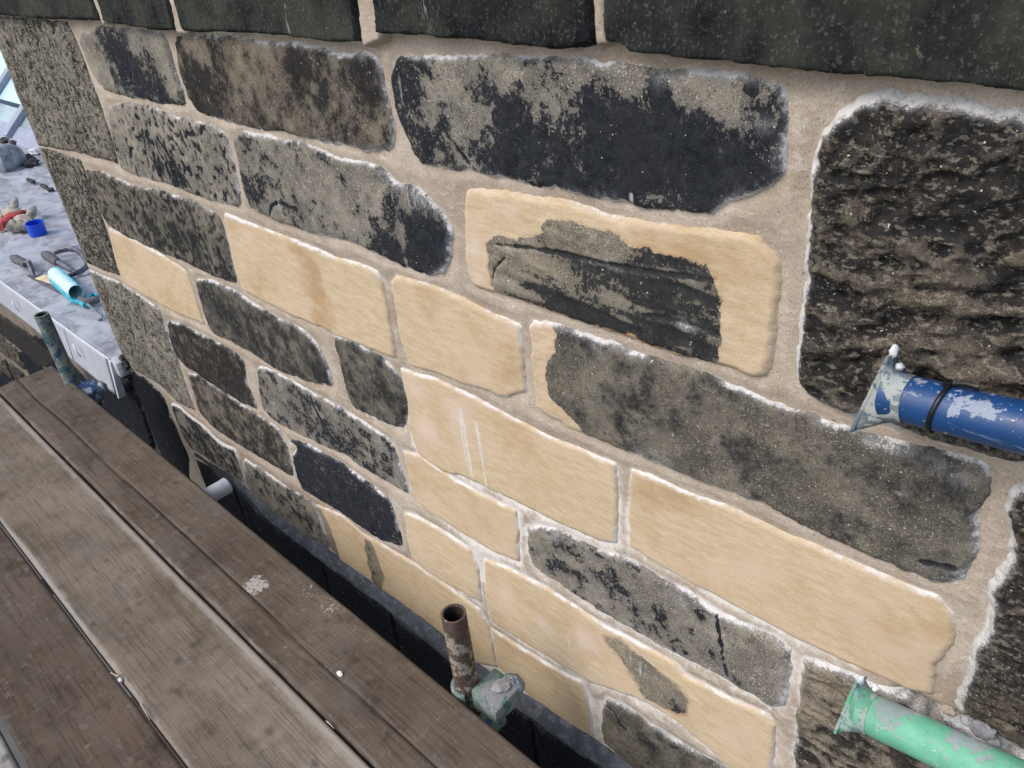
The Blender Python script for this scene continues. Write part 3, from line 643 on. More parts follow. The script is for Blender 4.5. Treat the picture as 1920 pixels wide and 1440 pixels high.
# lowest courses
S([(240,694),(269,709),(292,730),(306,746),(317,777),(331,806),(344,839),(353,860),(352,895),(330,900),(298,841),(284,804),(269,761),(246,712)], 'black', crust=1.2, bloom=.55, amp=.001, cut=0, rough=.5, label='smooth black corner block at the foot of the wall end')
S([(320,757),(333,760),(356,780),(379,797),(414,832),(441,844),(449,864),(464,911),(434,889),(414,878),(385,856),(360,843),(343,814)], 'grey', crust=.6, cps=[(340,780,.4),(380,830,.8),(430,870,.5)], bloom=1.1, bw=.02, drips=[(370,830,.08,.2,.8),(430,870,.08,.2,.7)])
S([(458,862),(473,871),(498,885),(529,910),(571,933),(591,949),(602,975),(618,1025),(592,1012),(560,992),(519,962),(477,933),(462,902)], 'grey', crust=.45, cps=[(490,900,.5),(560,960,.5)], bloom=1.0, bw=.02)
S([(550,861),(560,838),(545,825),(583,838),(640,869),(698,914),(729,938),(741,977),(752,1022),(718,1012),(679,989),(640,960),(602,936),(571,919),(560,900)], 'grey', crust=.85, cps=[(600,880,.7),(680,960,1.1),(640,900,.9),(730,1000,.8)], bloom=.9, bw=.014)
S([(592,950),(600,951),(640,967),(679,1001),(737,1036),(776,1059),(854,1113),(897,1144),(914,1176),(922,1210),(929,1247),(889,1241),(815,1175),(757,1133),(698,1090),(640,1049),(621,1027),(606,975)], 'tan', **{**TB, 'crust': .35}, darks=[[(590,940),(606,960),(625,1000),(640,1046),(615,1040),(600,990)], [(684,1008),(698,1018),(712,1052),(722,1080),(716,1106),(700,1092),(690,1050)]], label='tan dressed block with a dark smudge, in the lowest course')
S([(923,1182),(971,1214),(1048,1261),(1090,1281),(1099,1308),(1110,1380),(1068,1355),(990,1300),(951,1265),(935,1249)], 'tan', **TB, label='tan dressed block at the right of the rusty upright tube')
S([(760,964),(784,973),(834,1001),(879,1032),(892,1055),(900,1127),(854,1102),(796,1067),(774,1047),(766,1008)], 'tan', **TB, cps=[(780,1000,-.7),(850,1080,-.4),(860,1030,.3)], label='short tan dressed block above the rusty upright tube')
S([(758,848),(790,858),(854,903),(920,938),(966,959),(969,997),(970,1049),(932,1036),(873,1001),(796,954),(778,931),(769,899)], 'tan', **TB, cps=[(800,880,-.3),(860,940,-.7),(940,990,.6),(900,1000,.1)], drips=[(850,920,.08,.12,.45)])
S([(988,998),(1009,990),(1048,998),(1107,1028),(1185,1056),(1243,1090),(1280,1107),(1315,1129),(1350,1152),(1397,1177),(1455,1200),(1477,1222),(1474,1269),(1465,1318),(1447,1323),(1397,1292),(1338,1257),(1280,1230),(1223,1199),(1126,1144),(1048,1090),(1003,1062),(992,1036)], 'grey', crust=.42, cps=[(1010,1020,.2),(1050,1060,.7),(1150,1100,.6),(1250,1150,.5),(1230,1110,.3),(1300,1200,.45),(1400,1230,.1),(1440,1280,.25),(1380,1260,.4),(1450,1220,.0)], bloom=1.0, bw=.013, cracks=[[(1346,1150),(1350,1190),(1358,1230),(1364,1262)]], splash=[(1040,1005,.02,.7),(1270,1120,.02,.6)], label='grey block split by a thin vertical crack near its right end')
S([(910,1053),(951,1068),(1029,1109),(1126,1172),(1185,1203),(1262,1246),(1280,1268),(1358,1308),(1434,1343),(1447,1360),(1443,1425),(1440,1470),(1410,1462),(1369,1440),(1278,1355),(1223,1323),(1185,1304),(1107,1277),(1048,1242),(971,1195),(921,1163),(912,1113)], 'tan', **TB,
  darks=[[(1130,1192),(1165,1200),(1192,1222),(1225,1245),(1262,1275),(1290,1305),(1293,1340),(1240,1326),(1205,1305),(1186,1262)]], tanedge=.026, cps=[(950,1110,-.9),(1020,1170,-1.0),(1100,1200,-.9),(1110,1270,-.8),(1150,1290,-.4),(1230,1290,.45),(1190,1240,.2),(1350,1380,-.2),(1330,1300,.3),(1270,1330,.8)], drips=[(1070,1210,.03,.2,.8),(1120,1230,.02,.2,.8),(1190,1210,.03,.15,.8)], label='tan dressed block with a broken brown hollow, above the plank deck')
S([(1138,1311),(1171,1326),(1212,1357),(1254,1384),(1300,1413),(1400,1463),(1420,1540),(1330,1545),(1230,1475),(1187,1438),(1160,1415),(1132,1388),(1128,1353)], 'olive', crust=.3, cracks=[[(1140,1322),(1152,1330),(1160,1345),(1166,1358),(1176,1366)]], cps=[(1230,1400,.55),(1160,1340,.45)], bloom=.7)
S([(1511,1240),(1552,1254),(1611,1277),(1680,1306),(1780,1352),(1900,1415),(2000,1465),(2000,1640),(1500,1640),(1488,1500),(1493,1440),(1499,1366),(1507,1269)], 'warm', crust=.35, cps=[(1550,1270,.1),(1540,1330,.35),(1600,1380,.75),(1530,1420,.6),(1700,1420,.8)], relief='small', bloom=.85, label='pitted brown block behind the mint green tube')
S([(1903,925),(1960,900),(2200,1000),(2200,1560),(2000,1450),(1902,1385),(1825,1345),(1799,1325),(1808,1300),(1820,1265),(1827,1222),(1853,1179),(1862,1133),(1866,1094),(1898,1047),(1903,1008),(1889,958)], 'rock', crust=.75, cps=[(1870,1300,.55),(1900,1150,.8),(1860,1350,.4)], relief='small', bloom=1.3, bw=.014, H0=.010, er=.012, amp=.005, label='dark chiselled block with thick lime edges at the lower right')

# pointing between the blocks
def linedark(U, V, line, w):
    q = np.full(U.shape, 9.0); L = [onY(a_, b_, YW) for a_, b_ in line]
    for s0, s1 in zip(L[:-1], L[1:]):
        ax, ay, ex, ey = s0[0], s0[2], s1[0] - s0[0], s1[2] - s0[2]
        t = np.clip(((U - ax) * ex + (V - ay) * ey) / (ex * ex + ey * ey), 0, 1)
        q = np.minimum(q, np.hypot(U - ax - t * ex, V - ay - t * ey))
    return 1.1 * np.exp(-(q / w) ** 2)
def mortar(name, parent, px0, px1, z0, z1, x0, x1, Y, mat, g, stones, dark=None, lift=-.0008):
    U, V = np.meshgrid(np.arange(x0, x1, g), np.arange(z0, z1, g))
    best = np.full(U.shape, -9.0)
    for P, Ys, st in stones:
        if Ys != Y: continue
        a, b = P.min(0) - .08, P.max(0) + .08
        sl = (U > a[0]) & (U < b[0]) & (V > a[1]) & (V < b[1])
        if sl.any():
            d = sdist(P, U[sl], V[sl]); best[sl] = np.maximum(best[sl], d)
    mask = best < .022
    h = (fbm(U * 12, V * 12, 77, 4) - .5) * .0032 + (fbm(U * 3, V * 3, 5, 2) - .5) * .0012 + lift
    h = h - .004 * sstep(-.03, -.004, best) * (fbm(U * 9, V * 9, 41, 2) > .0)
    h = h + .0018 + (fbm(U * 7 + V * 3, V * 45, 88, 3) - .5) * .0022
    B = .55 * np.exp(-np.abs(np.minimum(best, 0)) / .010) * (.1 + 1.7 * fbm(U * 8, V * 8, 99, 3)) + .18 * (fbm(U * 2.2, V * 2.2, 3, 3) - .4)
    # paler lime pointing towards the lower right of the wall
    B = B + .42 * sstep(-2.0, -1.1, U) * sstep(-.62, -.95, V) * (1 - sstep(-.32, -.14, U)) * (.4 + 1.1 * fbm(U * 4, V * 4, 51, 3))
    R = np.zeros(U.shape)
    if dark is not None:
        R = dark(U, V)
        if Y == YW: h = h - .012 * np.clip(R, 0, 1)
    pos = np.stack([U, Y - h, V], -1)
    return heightgrid(name, U, V, mask, pos, M[mat], parent, np.stack([R, R * 0, B, R * 0], -1), skirt=(0, .05, 0))
XE = -3.062
mortar('mortar', wall, 0, 0, -1.90, .30, XE, .42, YW, 'mortar', .0050, STONES,
       dark=lambda U, V: linedark(U, V, [(1690, 1304), (1745, 1330), (1800, 1357), (1860, 1392), (1930, 1432), (2010, 1475)], .011))  # shadow of the open joint painted dark along this line, besides the recess
MB().box((XE + .008, YW + .035, -1.90), (.60, YW + .60, .34)).build('wall_core', M['core'], wall, smooth=False)

# plinth with sloping cement fillet
plinth = empty('stone_plinth', (-1.2, YW - .045, -2.4))
tag(plinth, 'black projecting plinth, colour deepened for shade, in the gap between the wall and the planks', 'plinth')
_pp = np.array([[onY(a, c, YW)[0], onY(a, c, YW)[2]] for a, c in ((345, 842), (385, 862), (434, 893), (519, 962), (592, 1013), (640, 1050), (757, 1134), (889, 1242), (1068, 1356), (1190, 1440))])
def ztop(X): return np.interp(X, _pp[:, 0], _pp[:, 1])
XP0 = float(onY(356, 872, YW - .03)[0])
def fillet():
    xs = np.arange(XP0, .62, .006); ts = np.linspace(0, 1, 9)
    U, T = np.meshgrid(xs, ts)
    top = ztop(U) + .004 + .010 * (fbm(U * 6, U * 0, 8, 3) - .5)
    RMP = .12 + .88 * sstep(XP0 - .02, XP0 + .75, U); Yq = YW + .002 - .034 * T * RMP - .004 * (fbm(U * 20, T * 3, 4, 3) - .5)
    Zq = top - .030 * T ** 1.5 * (.4 + .6 * RMP) + .006 * (fbm(U * 24, T * 3 + 5, 6, 3) - .5)
    B = .35 * (1 - T) + .35 * (fbm(U * 9, T * 2, 61, 3) - .35); R = .9 * (1 - sstep(.2, .9, RMP)) + .55 * sstep(.55, 1, T) * fbm(U * 11, T, 2, 3) * 1.6
    return heightgrid('cement_fillet', U, T, np.ones(U.shape, bool), np.stack([U, Yq, Zq], -1), M['cement'], plinth, np.stack([R, R * 0, B, R * 0], -1), skirt=(0, .02, -.05))
fillet()
XJ = [XP0] + [float(onY(a, b, YW - .05)[0]) for a, b in ((425,925), (590,1050), (722,1140), (985,1330))] + [-.25, .62]
for i in range(len(XJ) - 1):
    x0, x1 = XJ[i] + .0005, XJ[i + 1] - .0005
    if x1 - x0 < .05: continue
    g = .006; U, V = np.meshgrid(np.arange(x0, x1, g), np.linspace(0, 1, 130))
    V = -2.45 + V * (ztop(U) - .024 + 2.45)
    P = np.array([[x0, -2.6], [x1, -2.6], [x1, ztop(x1) - .022], [x0, ztop(x0) - .022]]); d = sdist(P, U, V)
    h = .004 * sstep(0, .014, d) + (fbm(U * 10, V * 10, i * 9, 5) - .5) * .014
    B = .42 * np.exp(-np.maximum(ztop(U) - .022 - V, 0) / .03) * fbm(U * 12, V * 12, i, 3)
    heightgrid('plinth_block', U, V, np.ones(U.shape, bool), np.stack([U, YW - .032 * (.12 + .88 * sstep(XP0 - .02, XP0 + .75, U)) - h, V], -1), M['black'], plinth,
               np.stack([1.1 + 0 * U, 0 * U, B, 0 * U], -1), skirt=(0, .05, 0))
MB().box((XP0 + .01, YW + .02, -2.5), (.60, YW + .5, -1.905)).build('plinth_core', M['core'], plinth, smooth=False)

# ------------------------------------------------------------------ lower wall left of the raised wall
low = empty('stone_wall', (-5, YW, -2.6))
tag(low, 'lower dark rubble wall under the white metal flashing, beyond the plank ends', 'wall')
nS = len(STONES); YL = YW + .012
L_ = lambda px, **k: stone(low, px, 'black' if k.pop('bk', 1) else 'warm', Y=YL, H0=.012, amp=.006, bloom=.25, cut=1, res=.007, grow=.006, **k)
L_([(-120,520),(0,590),(60,632),(110,672),(88,690),(37,650),(0,620),(-120,560)], crust=.9, bk=0)
L_([(60,628),(100,648),(150,700),(190,745),(185,800),(120,770),(90,690),(112,672)], crust=1.1)
L_([(-120,572),(0,627),(34,655),(52,694),(17,668),(0,655),(-120,600)], crust=.6, bk=0)
L_([(40,655),(82,690),(90,720),(70,720),(56,697)], crust=.9)
L_([(-120,612),(0,668),(12,676),(28,712),(0,690),(-120,640)], crust=.6, bk=0)
L_([(18,680),(48,704),(45,740),(32,712)], crust=.7, bk=0)
L_([(-120,655),(0,702),(22,722),(60,760),(60,840),(-120,760)], crust=1.0)
L_([(196,748),(240,790),(290,850),(300,900),(240,870),(190,806)], crust=1.2)
L_([(190,728),(240,755),(262,800),(278,830),(244,792),(200,750)], crust=1.1)
L_([(205,690),(238,702),(250,728),(270,775),(290,835),(281,842),(262,800),(238,752),(200,735)], crust=1.2)
L_([(60,770),(180,815),(240,885),(290,930),(250,1000),(60,860)], crust=1.2)
mortar('mortar', low, 0, 0, -2.5, -1.585, -6.4, XE - .012, YL, 'oldmortar', .008, STONES[nS:],
       dark=lambda U, V: .80 * sstep(-4.1, -3.7, U))
MB().box((-12, YL + .04, -2.6), (XE - .02, YL + .45, -1.50)).build('wall_core', M['core'], low, smooth=False)

# ------------------------------------------------------------------ lead roof and white flashing
def leadroof():
    xs = np.concatenate([np.arange(-13, -6, .06), np.arange(-6, XE + .02, .02)]); ys = np.arange(.762, 3.2, .02)
    U, V = np.meshgrid(xs, ys)
    h = .022 * (fbm(U * 1.6, V * 2.2, 3, 4) - .5) + .006 * (fbm(U * 8, V * 8, 12, 3) - .5)
    h *= sstep(.762, .9, V)
    for xr in (-4.62, -5.28, -5.95, -6.6, -7.3):         # welts of the lead sheets
        h = h + .010 * np.exp(-((U - xr - .1 * (V - 1)) / .016) ** 2) * sstep(.95, 1.15, V)
    h = h - .012 * np.exp(-((V - 1.62 + .02 * (U + 5)) / .012) ** 2)
    return heightgrid('lead_roof', U, V, np.ones(U.shape, bool), np.stack([U, V, ZL + h], -1), M['lead'], None, np.zeros(U.shape + (4,)), skirt=(0, 0, -.06))
o = leadroof(); tag(o, 'flat lead covered roof ledge mottled blue grey behind the wall end, where the tools lie', 'roof')
fl = empty('metal_flashing', (-4, .75, ZL - .16)); tag(fl, 'white metal edge flashing hanging over the lower wall, below the lead ledge', 'flashing')
def flash():
    xs = np.arange(-9.0, -3.128, .03); ts = np.linspace(0, 1, 12); U, T = np.meshgrid(xs, ts)
    wav = .010 * (fbm(U * 2.2, T, 5, 3) - .5)
    bot = .165 + .030 * sstep(-4.4, -3.15, U) * 0 + .03 * (fbm(U * 1.4, 0 * U, 15, 2) - .5)
    Yq = .757 - .018 * T + wav * T; Zq = ZL + .004 - bot * T
    return heightgrid('flashing_sheet', U, T, np.ones(U.shape, bool), np.stack([U, Yq, Zq], -1), M['fascia'], fl, np.zeros(U.shape + (4,)), skirt=(0, .004, 0))
flash()
MB().hexa([(-3.128, .735, ZL - .168), (-3.110, .735, ZL - .165), (-3.110, .765, ZL - .165), (-3.128, .775, ZL - .168), (-3.128, .755, ZL + .002), (-3.106, .755, ZL - .002), (-3.106, .78, ZL - .002), (-3.128, .79, ZL + .002)]).build('folded_end', M['fasciadge'], fl, bevel=.003)
MB().sweep([(-9, .761, ZL + .003), (-3.12, .761, ZL + .003)], .0035, 8).build('flashing_lip', M['fasciadge'], fl)
for (px, py) in ((33, 573), (149, 657)):
    p = onY(px, py, .742); x, z = p[0], p[2]
    MB().sweep([(x - .035, .738, z + .018), (x - .01, .730, z + .014), (x + .004, .730, z - .004), (x, .737, z - .028)], .004, 8).build('flashing_clip', M['fasciadge'], fl)
for (px, py) in ((105, 600),):
    p = onY(px, py, .742)
    MB().sweep([(p[0], .7555, ZL - .004), (p[0] + .002, .740, ZL - .150)], .0016, 6).build('flashing_seam', M['bar'], fl)
# broken mortar and stone rubble where the flashing meets the wall
for k, (px, py, r, lab) in enumerate(((230, 672, .014, 'pale'), (236, 684, .018, ''), (233, 697, .022, ''), (238, 712, .020, ''), (240, 725, .018, ''))):
    p = onY(px, py, YW - .012)
    b = MB().ball(p, r, (1, .8, 1.3), 9, 6, jit=.7).build('mortar_lump', M['core' if k in (0, 2) else 'debris'])
    tag(b, ('pale broken mortar lump at the top of the flashing end', 'dark mortar lump just under the pale one at the flashing end', 'brown mortar lump third down beside the folded flashing end', 'dark mortar lump fourth down beside the folded flashing end', 'lowest dark mortar lump beside the folded flashing end')[k], 'rubble', 'broken mortar at the flashing end')

# ------------------------------------------------------------------ scaffold boards
def board(y0, y1, x0, x1, mat, label, zoff=0, crack=None, pale=None, knots=(), splash=(), bend=0, gap=.004):
    root = empty('scaffold_board', ((x0 + x1) / 2, (y0 + y1) / 2, ZB - .038 + zoff))
    tag(root, label, 'plank', 'scaffold boards of the working deck')
    g = .0045; U, V = np.meshgrid(np.arange(x0, x1 + g, g * 1.6), np.linspace(y0 + gap, y1 - gap, int((y1 - y0) / g)))
    ye = np.minimum(V - (y0 + gap), (y1 - gap) - V)
    V2 = V + .004 * (fbm(U * 3, U * 0 + y0 * 9, 6, 4) - .5) * sstep(.02, 0, ye)
    V2 = V2 + bend * (U - x0)
    h = -.004 * np.clip(1 - ye / .005, 0, 1) ** 2 + .0010 * (fbm(U * 2, V * 60, 3, 3) - .5) + .0015 * (fbm(U * 2, V * 6, 8, 2) - .5)
    R = np.zeros(U.shape); Bp = np.zeros(U.shape); G = np.zeros(U.shape); A = np.zeros(U.shape)
    if crack is not None:
        yc = crack + .006 * (fbm(U * 3.5, U * 0, 31, 4) - .5) * 2; q = np.abs(V - yc)
        wd = .0022 + .0022 * fbm(U * 5, U * 0, 14, 3); h = h - .005 * np.exp(-(q / wd) ** 2); R = np.maximum(R, .78 * np.exp(-(q / wd) ** 2))  # shallow groove, with the shade inside the crack painted dark through R
    if pale is not None: Bp = pale(U, (V - y0) / (y1 - y0))
    for (px, py, r) in knots:
        p = onZ(px, py); A = np.maximum(A, np.exp(-(((U - p[0]) / (r * 1.4)) ** 2 + ((V - p[1]) / r) ** 2)))
    for (px, py, r, s) in splash:
        p = onZ(px, py); G = np.maximum(G, s * np.exp(-(((U - p[0]) / (r * 1.3)) ** 4 + ((V - p[1]) / r) ** 4)))
    pos = np.stack([U, V2, ZB + zoff + h], -1)
    heightgrid('plank', U, V, np.ones(U.shape, bool), pos, M[mat], root, np.stack([R, G, Bp, A], -1), skirt=(0, 0, -.036))
    return root
yF = [onZ(*q)[1] for q in ((222, 895), (638, 1265))]
XEND = float(onZ(50, 705)[0])
y_a = float(np.mean([onZ(*q)[1] for q in ((350, 1085), (700, 1440))]))       # gap between board 1 and 2
y_b = float(np.mean([onZ(*q)[1] for q in ((0, 990), (360, 1440))]))
y_c = float(np.mean([onZ(*q)[1] for q in ((0, 1345), (45, 1440))]))
eL, eR = onZ(75, 690), onZ(1080, 1440)
slope = float((eR[1] - eL[1]) / (eR[0] - eL[0]))
b1 = board(y_a, float((eL[1] + onZ(500, 1005)[1] + eR[1]) / 3), XEND, 1.3, 'board1', 'brown grey plank with a long crack and white lime splashes, nearest the wall',
      crack=float(np.mean(yF)), pale=lambda U, t: .10 + .6 * (1 - sstep(0, .10, t)) * sstep(.45, .6, fbm(U * 3, U * 0, 4, 3)),
      knots=[(545, 1055, .012), (700, 1330, .014), (470, 985, .008), (870, 1290, .010), (330, 905, .012), (600, 1245, .012)],
      splash=[(480, 1096, .032, 1.05), (618, 1138, .03, .78), (580, 1110, .03, .72), (585, 1180, .016, .72), (540, 1210, .02, .68), (430, 1070, .02, .7), (665, 1180, .015, .7)])
b2 = board(y_b, y_a, XEND - .01, 1.3, 'board2', 'pale edged plank with dark knots, second from the wall', zoff=-.002,
      pale=lambda U, t: 1.2 * (1 - sstep(0, .10, t)) * (.2 + 1.2 * fbm(U * 2.5, U * 0, 24, 2)) + 1.2 * sstep(.84, 1, t) * (1.5 * fbm(U * 2.2 + 3, U * 0, 9, 2) - .1) + .30 + .25 * sstep(-1.9, -.9, U) * sstep(.2, .6, t),
      knots=[(363, 1208, .013), (335, 1238, .016), (200, 1050, .009), (112, 1100, .010), (505, 1370, .012), (590, 1430, .012), (175, 1170, .010)])
b3 = board(y_c, y_b, XEND - .01, 1.3, 'board3', 'reddish brown dirty plank, third from the wall', zoff=.001,
      pale=lambda U, t: .05 + 0 * U, knots=[(25, 1285, .010), (50, 1240, .012), (290, 1405, .007), (60, 1330, .007)])
b4 = board(y_c - .225, y_c - .006, XEND - .02, 1.3, 'board4', 'light grey plank showing only at the lower left corner', pale=lambda U, t: .4 + 0 * U, knots=[(10, 1420, .01)])
# the scaffold goes on behind the photographer
for k, lb in enumerate(('plank right behind the light grey one, out of the picture', 'plank at the open outer edge of the deck, out of the picture')):
    board(y_c - .225 * (k + 2), y_c - .225 * (k + 1) - .006, XEND - .02, 1.3, 'board1', lb, pale=lambda U, t: .1 + 0 * U)
p = onZ(637, 1263, ZB + .003)
o = MB().ball(p, .0065, (1.3, .8, .45), 12, 8, jit=.25).build('paint_chip', flat('white_chip', (.8, .8, .78), .6)); tag(o, 'small white chip lying on the plank nearest the wall', 'chip')
p = onZ(226, 1275, ZB - .001)
o = MB().ball(p, .006, (1.2, .8, .6), 10, 7, jit=.4).build('stone_chip', flat('grey_chip', (.5, .5, .5), .8)); tag(o, 'pale stone chip caught in the gap between two planks', 'chip')
for k, (pts, lb) in enumerate((([(262, 1318), (272, 1334), (281, 1349)], 'longer wood splinter standing in the plank gap'), ([(612, 1352), (618, 1357), (626, 1366)], 'short straw splinter in the nearest plank gap, lower down'), ([(208, 1262), (222, 1268), (232, 1264)], 'splinter beside the stone chip in the plank gap'))):
    o = MB().sweep([onZ(a, b, ZB + .002 + .003 * (i % 2)) for i, (a, b) in enumerate(pts)], [.0022, .0028, .001], 7, sx=.5).build('wood_splinter', flat('pale_splinter', (.42, .36, .28), .8)); tag(o, lb, 'splinter', 'splinters in the plank gaps')

# lower deck in the dark under the working deck
for k in range(7):
    o = MB().box((-3.4, -1.0 + .24 * k, -3.30), (1.3, -.775 + .24 * k, -3.262)).build('scaffold_board', M['board3'], smooth=False)
    tag(o, ['outermost', 'second from the open side', 'third from the open side', 'middle', 'third from the wall', 'second from the wall', 'innermost, beside the plinth'][k] + ' dark plank of the lower deck', 'plank', 'boards of the lower scaffold deck')

# ------------------------------------------------------------------ scaffold tubes
M['cream'] = flat('cream_white', (.66, .68, .68), .5, var=.1)
R0 = .02415
def upright(name, px_top, Y, label, mat, coup, X=None, kneel=0, ztop=None):
    t = onY(*px_top, Y); root = empty(name, (t[0], Y, ZB - .3)); tag(root, label, 'scaffold tube', 'upright scaffold tubes')
    MB().pipe((t[0], Y, -3.26), (t[0], Y, t[2]), R0, .0042, 44, jit=.012, n=30).build('tube', M[mat], root)
    return root, t
yP1 = .565; up1, t1 = upright('scaffold_upright', (77, 589), yP1, 'worn blue and grey upright tube standing beyond the plank end in front of the flashing', 'bluepost', 0)
yP2 = .600; up2, t2 = upright('scaffold_upright', (850, 1150), yP2, 'rusty brown upright tube with splashed mortar rising beside the planks', 'rusty', 0)
for root, t, Y in ((up1, t1, yP1), (up2, t2, yP2)):
    MB().pipe((t[0], Y, t[2] - .25), (t[0], Y, t[2] - .004), R0 - .0043, .0006, 32).build('tube_inner_sleeve', M['inside'], root)  # near-black sleeve set just inside the tube wall

def coupler(c, ax, body, label, flip=1, tilt=0.0, sc=1.0):
    """double coupler: two saddles, flap, bolt and nut round a tube"""
    root = empty('scaffold_coupler', c); tag(root, label, 'coupler')
    x, y, z = c
    A = MB()
    th0 = [i * math.pi / 9 for i in range(-1, 11)]
    # saddle shell clasping the upright
    ro, ri = .033, .0250
    prof = []
    m = MB()
    ring = [(math.cos(a), math.sin(a)) for a in np.linspace(-.3, 2 * math.pi - .9, 22)]
    z -= .030
    for (r) in (1,):
        vs = []; 
        for (ca, sa) in ring: vs += [(x + ri * ca, y + ri * sa, z - .026), (x + ro * ca, y + ro * sa, z - .026), (x + ro * ca, y + ro * sa, z + .026), (x + ri * ca, y + ri * sa, z + .026)]
        fs = []
        for i in range(len(ring) - 1):
            for k in range(4): fs.append((i * 4 + k, i * 4 + (k + 1) % 4, (i + 1) * 4 + (k + 1) % 4, (i + 1) * 4 + k))
        fs += [(0, 1, 2, 3), tuple(len(vs) - 4 + k for k in range(4))[::-1]]
        m.add(vs, fs)
    m.build('saddle', M[body], root, bevel=.0015)
    # second saddle, a block with rounded back turned to the wall
    z += .018; cxo, cyo = x + .060 * flip * sc, y + .026
    q = MB().hexa([(cxo - .034, cyo - .040, z - .034), (cxo + .036, cyo - .038, z - .030), (cxo + .036, cyo + .034, z - .030), (cxo - .032, cyo + .030, z - .034),
                   (cxo - .034, cyo - .036, z + .020 + tilt), (cxo + .034, cyo - .036, z + .004), (cxo + .030, cyo + .036, z + .008), (cxo - .030, cyo + .030, z + .028 + tilt)])
    q.build('coupler_body', M[body], root, bevel=.006)
    MB().sweep([(cxo - .01, cyo + .02, z - .004), (cxo + .006, cyo + .050, z - .004)], .0065, 12).build('bolt', M['galv'], root)
    MB().ball((cxo + .010, cyo + .040, z - .002), .022, (1.1, .8, .9), 14, 9, jit=.2).build('nut', M['galv'], root, bevel=.001)
    return root
coupler((t2[0], yP2, ZB + .004), 0, 'greencoup', 'pale green coupler crusted with mortar at the foot of the rusty upright', sc=.95)
cr = onY(942, 1302, YW - .075)
cx2 = t2[0] + .060
c1 = MB().ball((cx2 - .004, yP2 + .040, ZB + .006), .017, (1.2, 1.2, .35), 18, 9, jit=.3)
c1.ball((cx2 + .004, yP2 + .060, ZB + .002), .012, (1.2, 1.0, .6), 14, 8, jit=.4).build('mortar_dropping', M['crust'])
tag(bpy.data.objects['mortar_dropping'], 'grey mortar droppings caked on the pale green coupler', 'mortar')
coupler((t1[0], yP1, ZB - .015), 0, 'coupler_blue', 'dark blue coupler at the foot of the worn blue upright', sc=1.2)
pa, pb = onZ(340, 955, ZB - .064), onZ(424, 910, ZB - .058)
dv = (pb - pa); dv[2] = 0
trn = empty('scaffold_transom', tuple(pb)); tag(trn, 'pale end of a tube poking out from under the planks towards the wall', 'scaffold tube')
yEnd = pb[1]
MB().pipe((pb[0] - .01, -.9, ZB - .064), (pb[0], yEnd, ZB - .060), R0, .004, 40, n=20).build('tube', M['paletube'], trn)
MB().sweep([(pb[0], yEnd - .010, ZB - .060), (pb[0], yEnd + .004, ZB - .060), (pb[0], yEnd + .008, ZB - .060)], [R0 + .0008, R0 + .0008, R0 - .004], 36).build('end_cap', M['paletube'], trn)
for k, (X, lb) in enumerate(((t1[0] + .06, 'transom tube hidden below the far plank ends'), (t2[0] + .06, 'transom tube hidden below the planks at the rusty upright'))):
    tr = empty('scaffold_transom', (X, 0, ZB - .07)); tag(tr, lb, 'scaffold tube')
    MB().pipe((X, -.9, ZB - .066), (X, .62, ZB - .066), R0, .004, 28, n=4).build('tube', M['bluepost'], tr)

M['greencrust'] = mat_paint('lime_crusted_green_steel', (.12, .40, .25), (.38, .42, .42), (.16, .22, .23), .50, scale=40, rough=.6)
def rail(px0, z0, px1, z1, mat, label, plate_h, spike, roll=0.0, blade=.011, plate_w=.036, shear=0.0):
    a = ray(*px0) * z0; b = ray(*px1) * z1; d = (b - a) / np.linalg.norm(b - a); e = a + d * .95
    root = empty('scaffold_rail', tuple(a)); tag(root, label, 'scaffold tube')
    MB().pipe(a + d * .012, e, R0, .004, 56, n=40).build('tube', M[mat], root)
    up = np.array([0, 0, 1.0]); up -= d * np.dot(up, d); up /= np.linalg.norm(up); sd_ = np.cross(d, up)
    c, s = math.cos(roll), math.sin(roll); u2 = up * c + sd_ * s; s2 = sd_ * c - up * s
    # crushed and flared foot: round tube flattened to a tall narrow blade
    nst, seg = 14, 48; vs = []; fs = []; Lf = plate_w
    for i in range(nst + 1):
        t = i / nst; k_ = (1 - t) ** 2.2
        hh = R0 + .0006 + (plate_h - R0) * k_; ww = R0 + .0006 + (blade - R0) * k_; ex = 1.0 - .55 * k_
        for q in range(seg):
            th = 2 * math.pi * q / seg; cq, sq = math.cos(th), math.sin(th)
            uu = math.copysign(abs(cq) ** ex, cq) * hh; ss = math.copysign(abs(sq) ** ex, sq) * ww
            w_ = 1 + .03 * (random.random() - .5)
            vs.append(a + d * (Lf * t + shear * k_ * uu / plate_h) + (u2 * uu + s2 * ss) * w_)
    for i in range(nst):
        for q in range(seg):
            q2 = (q + 1) % seg; fs.append((i * seg + q, i * seg + q2, (i + 1) * seg + q2, (i + 1) * seg + q))
    fs.append(tuple(range(seg)))
    MB().add(vs, fs).build('flattened_foot', M['galv' if mat == 'bluetube' else 'greencrust'], root)
    hh = plate_h; sh = d * shear; e1, e2 = -u2 * hh - sh, u2 * hh + sh; bl_ = s2 * (blade + .0015)
    MB().hexa([a - d * .004 + e1 * .97 - bl_, a + d * .0005 + e1 - bl_, a + d * .0005 + e1 + bl_, a - d * .004 + e1 * .97 + bl_,
               a - d * .004 + e2 * .93 - bl_, a + d * .0005 + e2 * .97 - bl_, a + d * .0005 + e2 * 1.0 + bl_, a - d * .004 + e2 * .97 + bl_]).build('end_plate', M['galv' if mat == 'bluetube' else 'greencrust'], root, bevel=.0015)
    if spike:
        MB().ball(a + e2 * 1.05 + s2 * blade * .5, .006, (.7, .7, 1.3), 9, 6, jit=.5).ball(a + u2 * (R0 + .010) + d * .024, .0042, (1, 1, 1), 9, 6, jit=.5).build('mortar_crust', M['cream'], root)
    return a, d, up, sd_
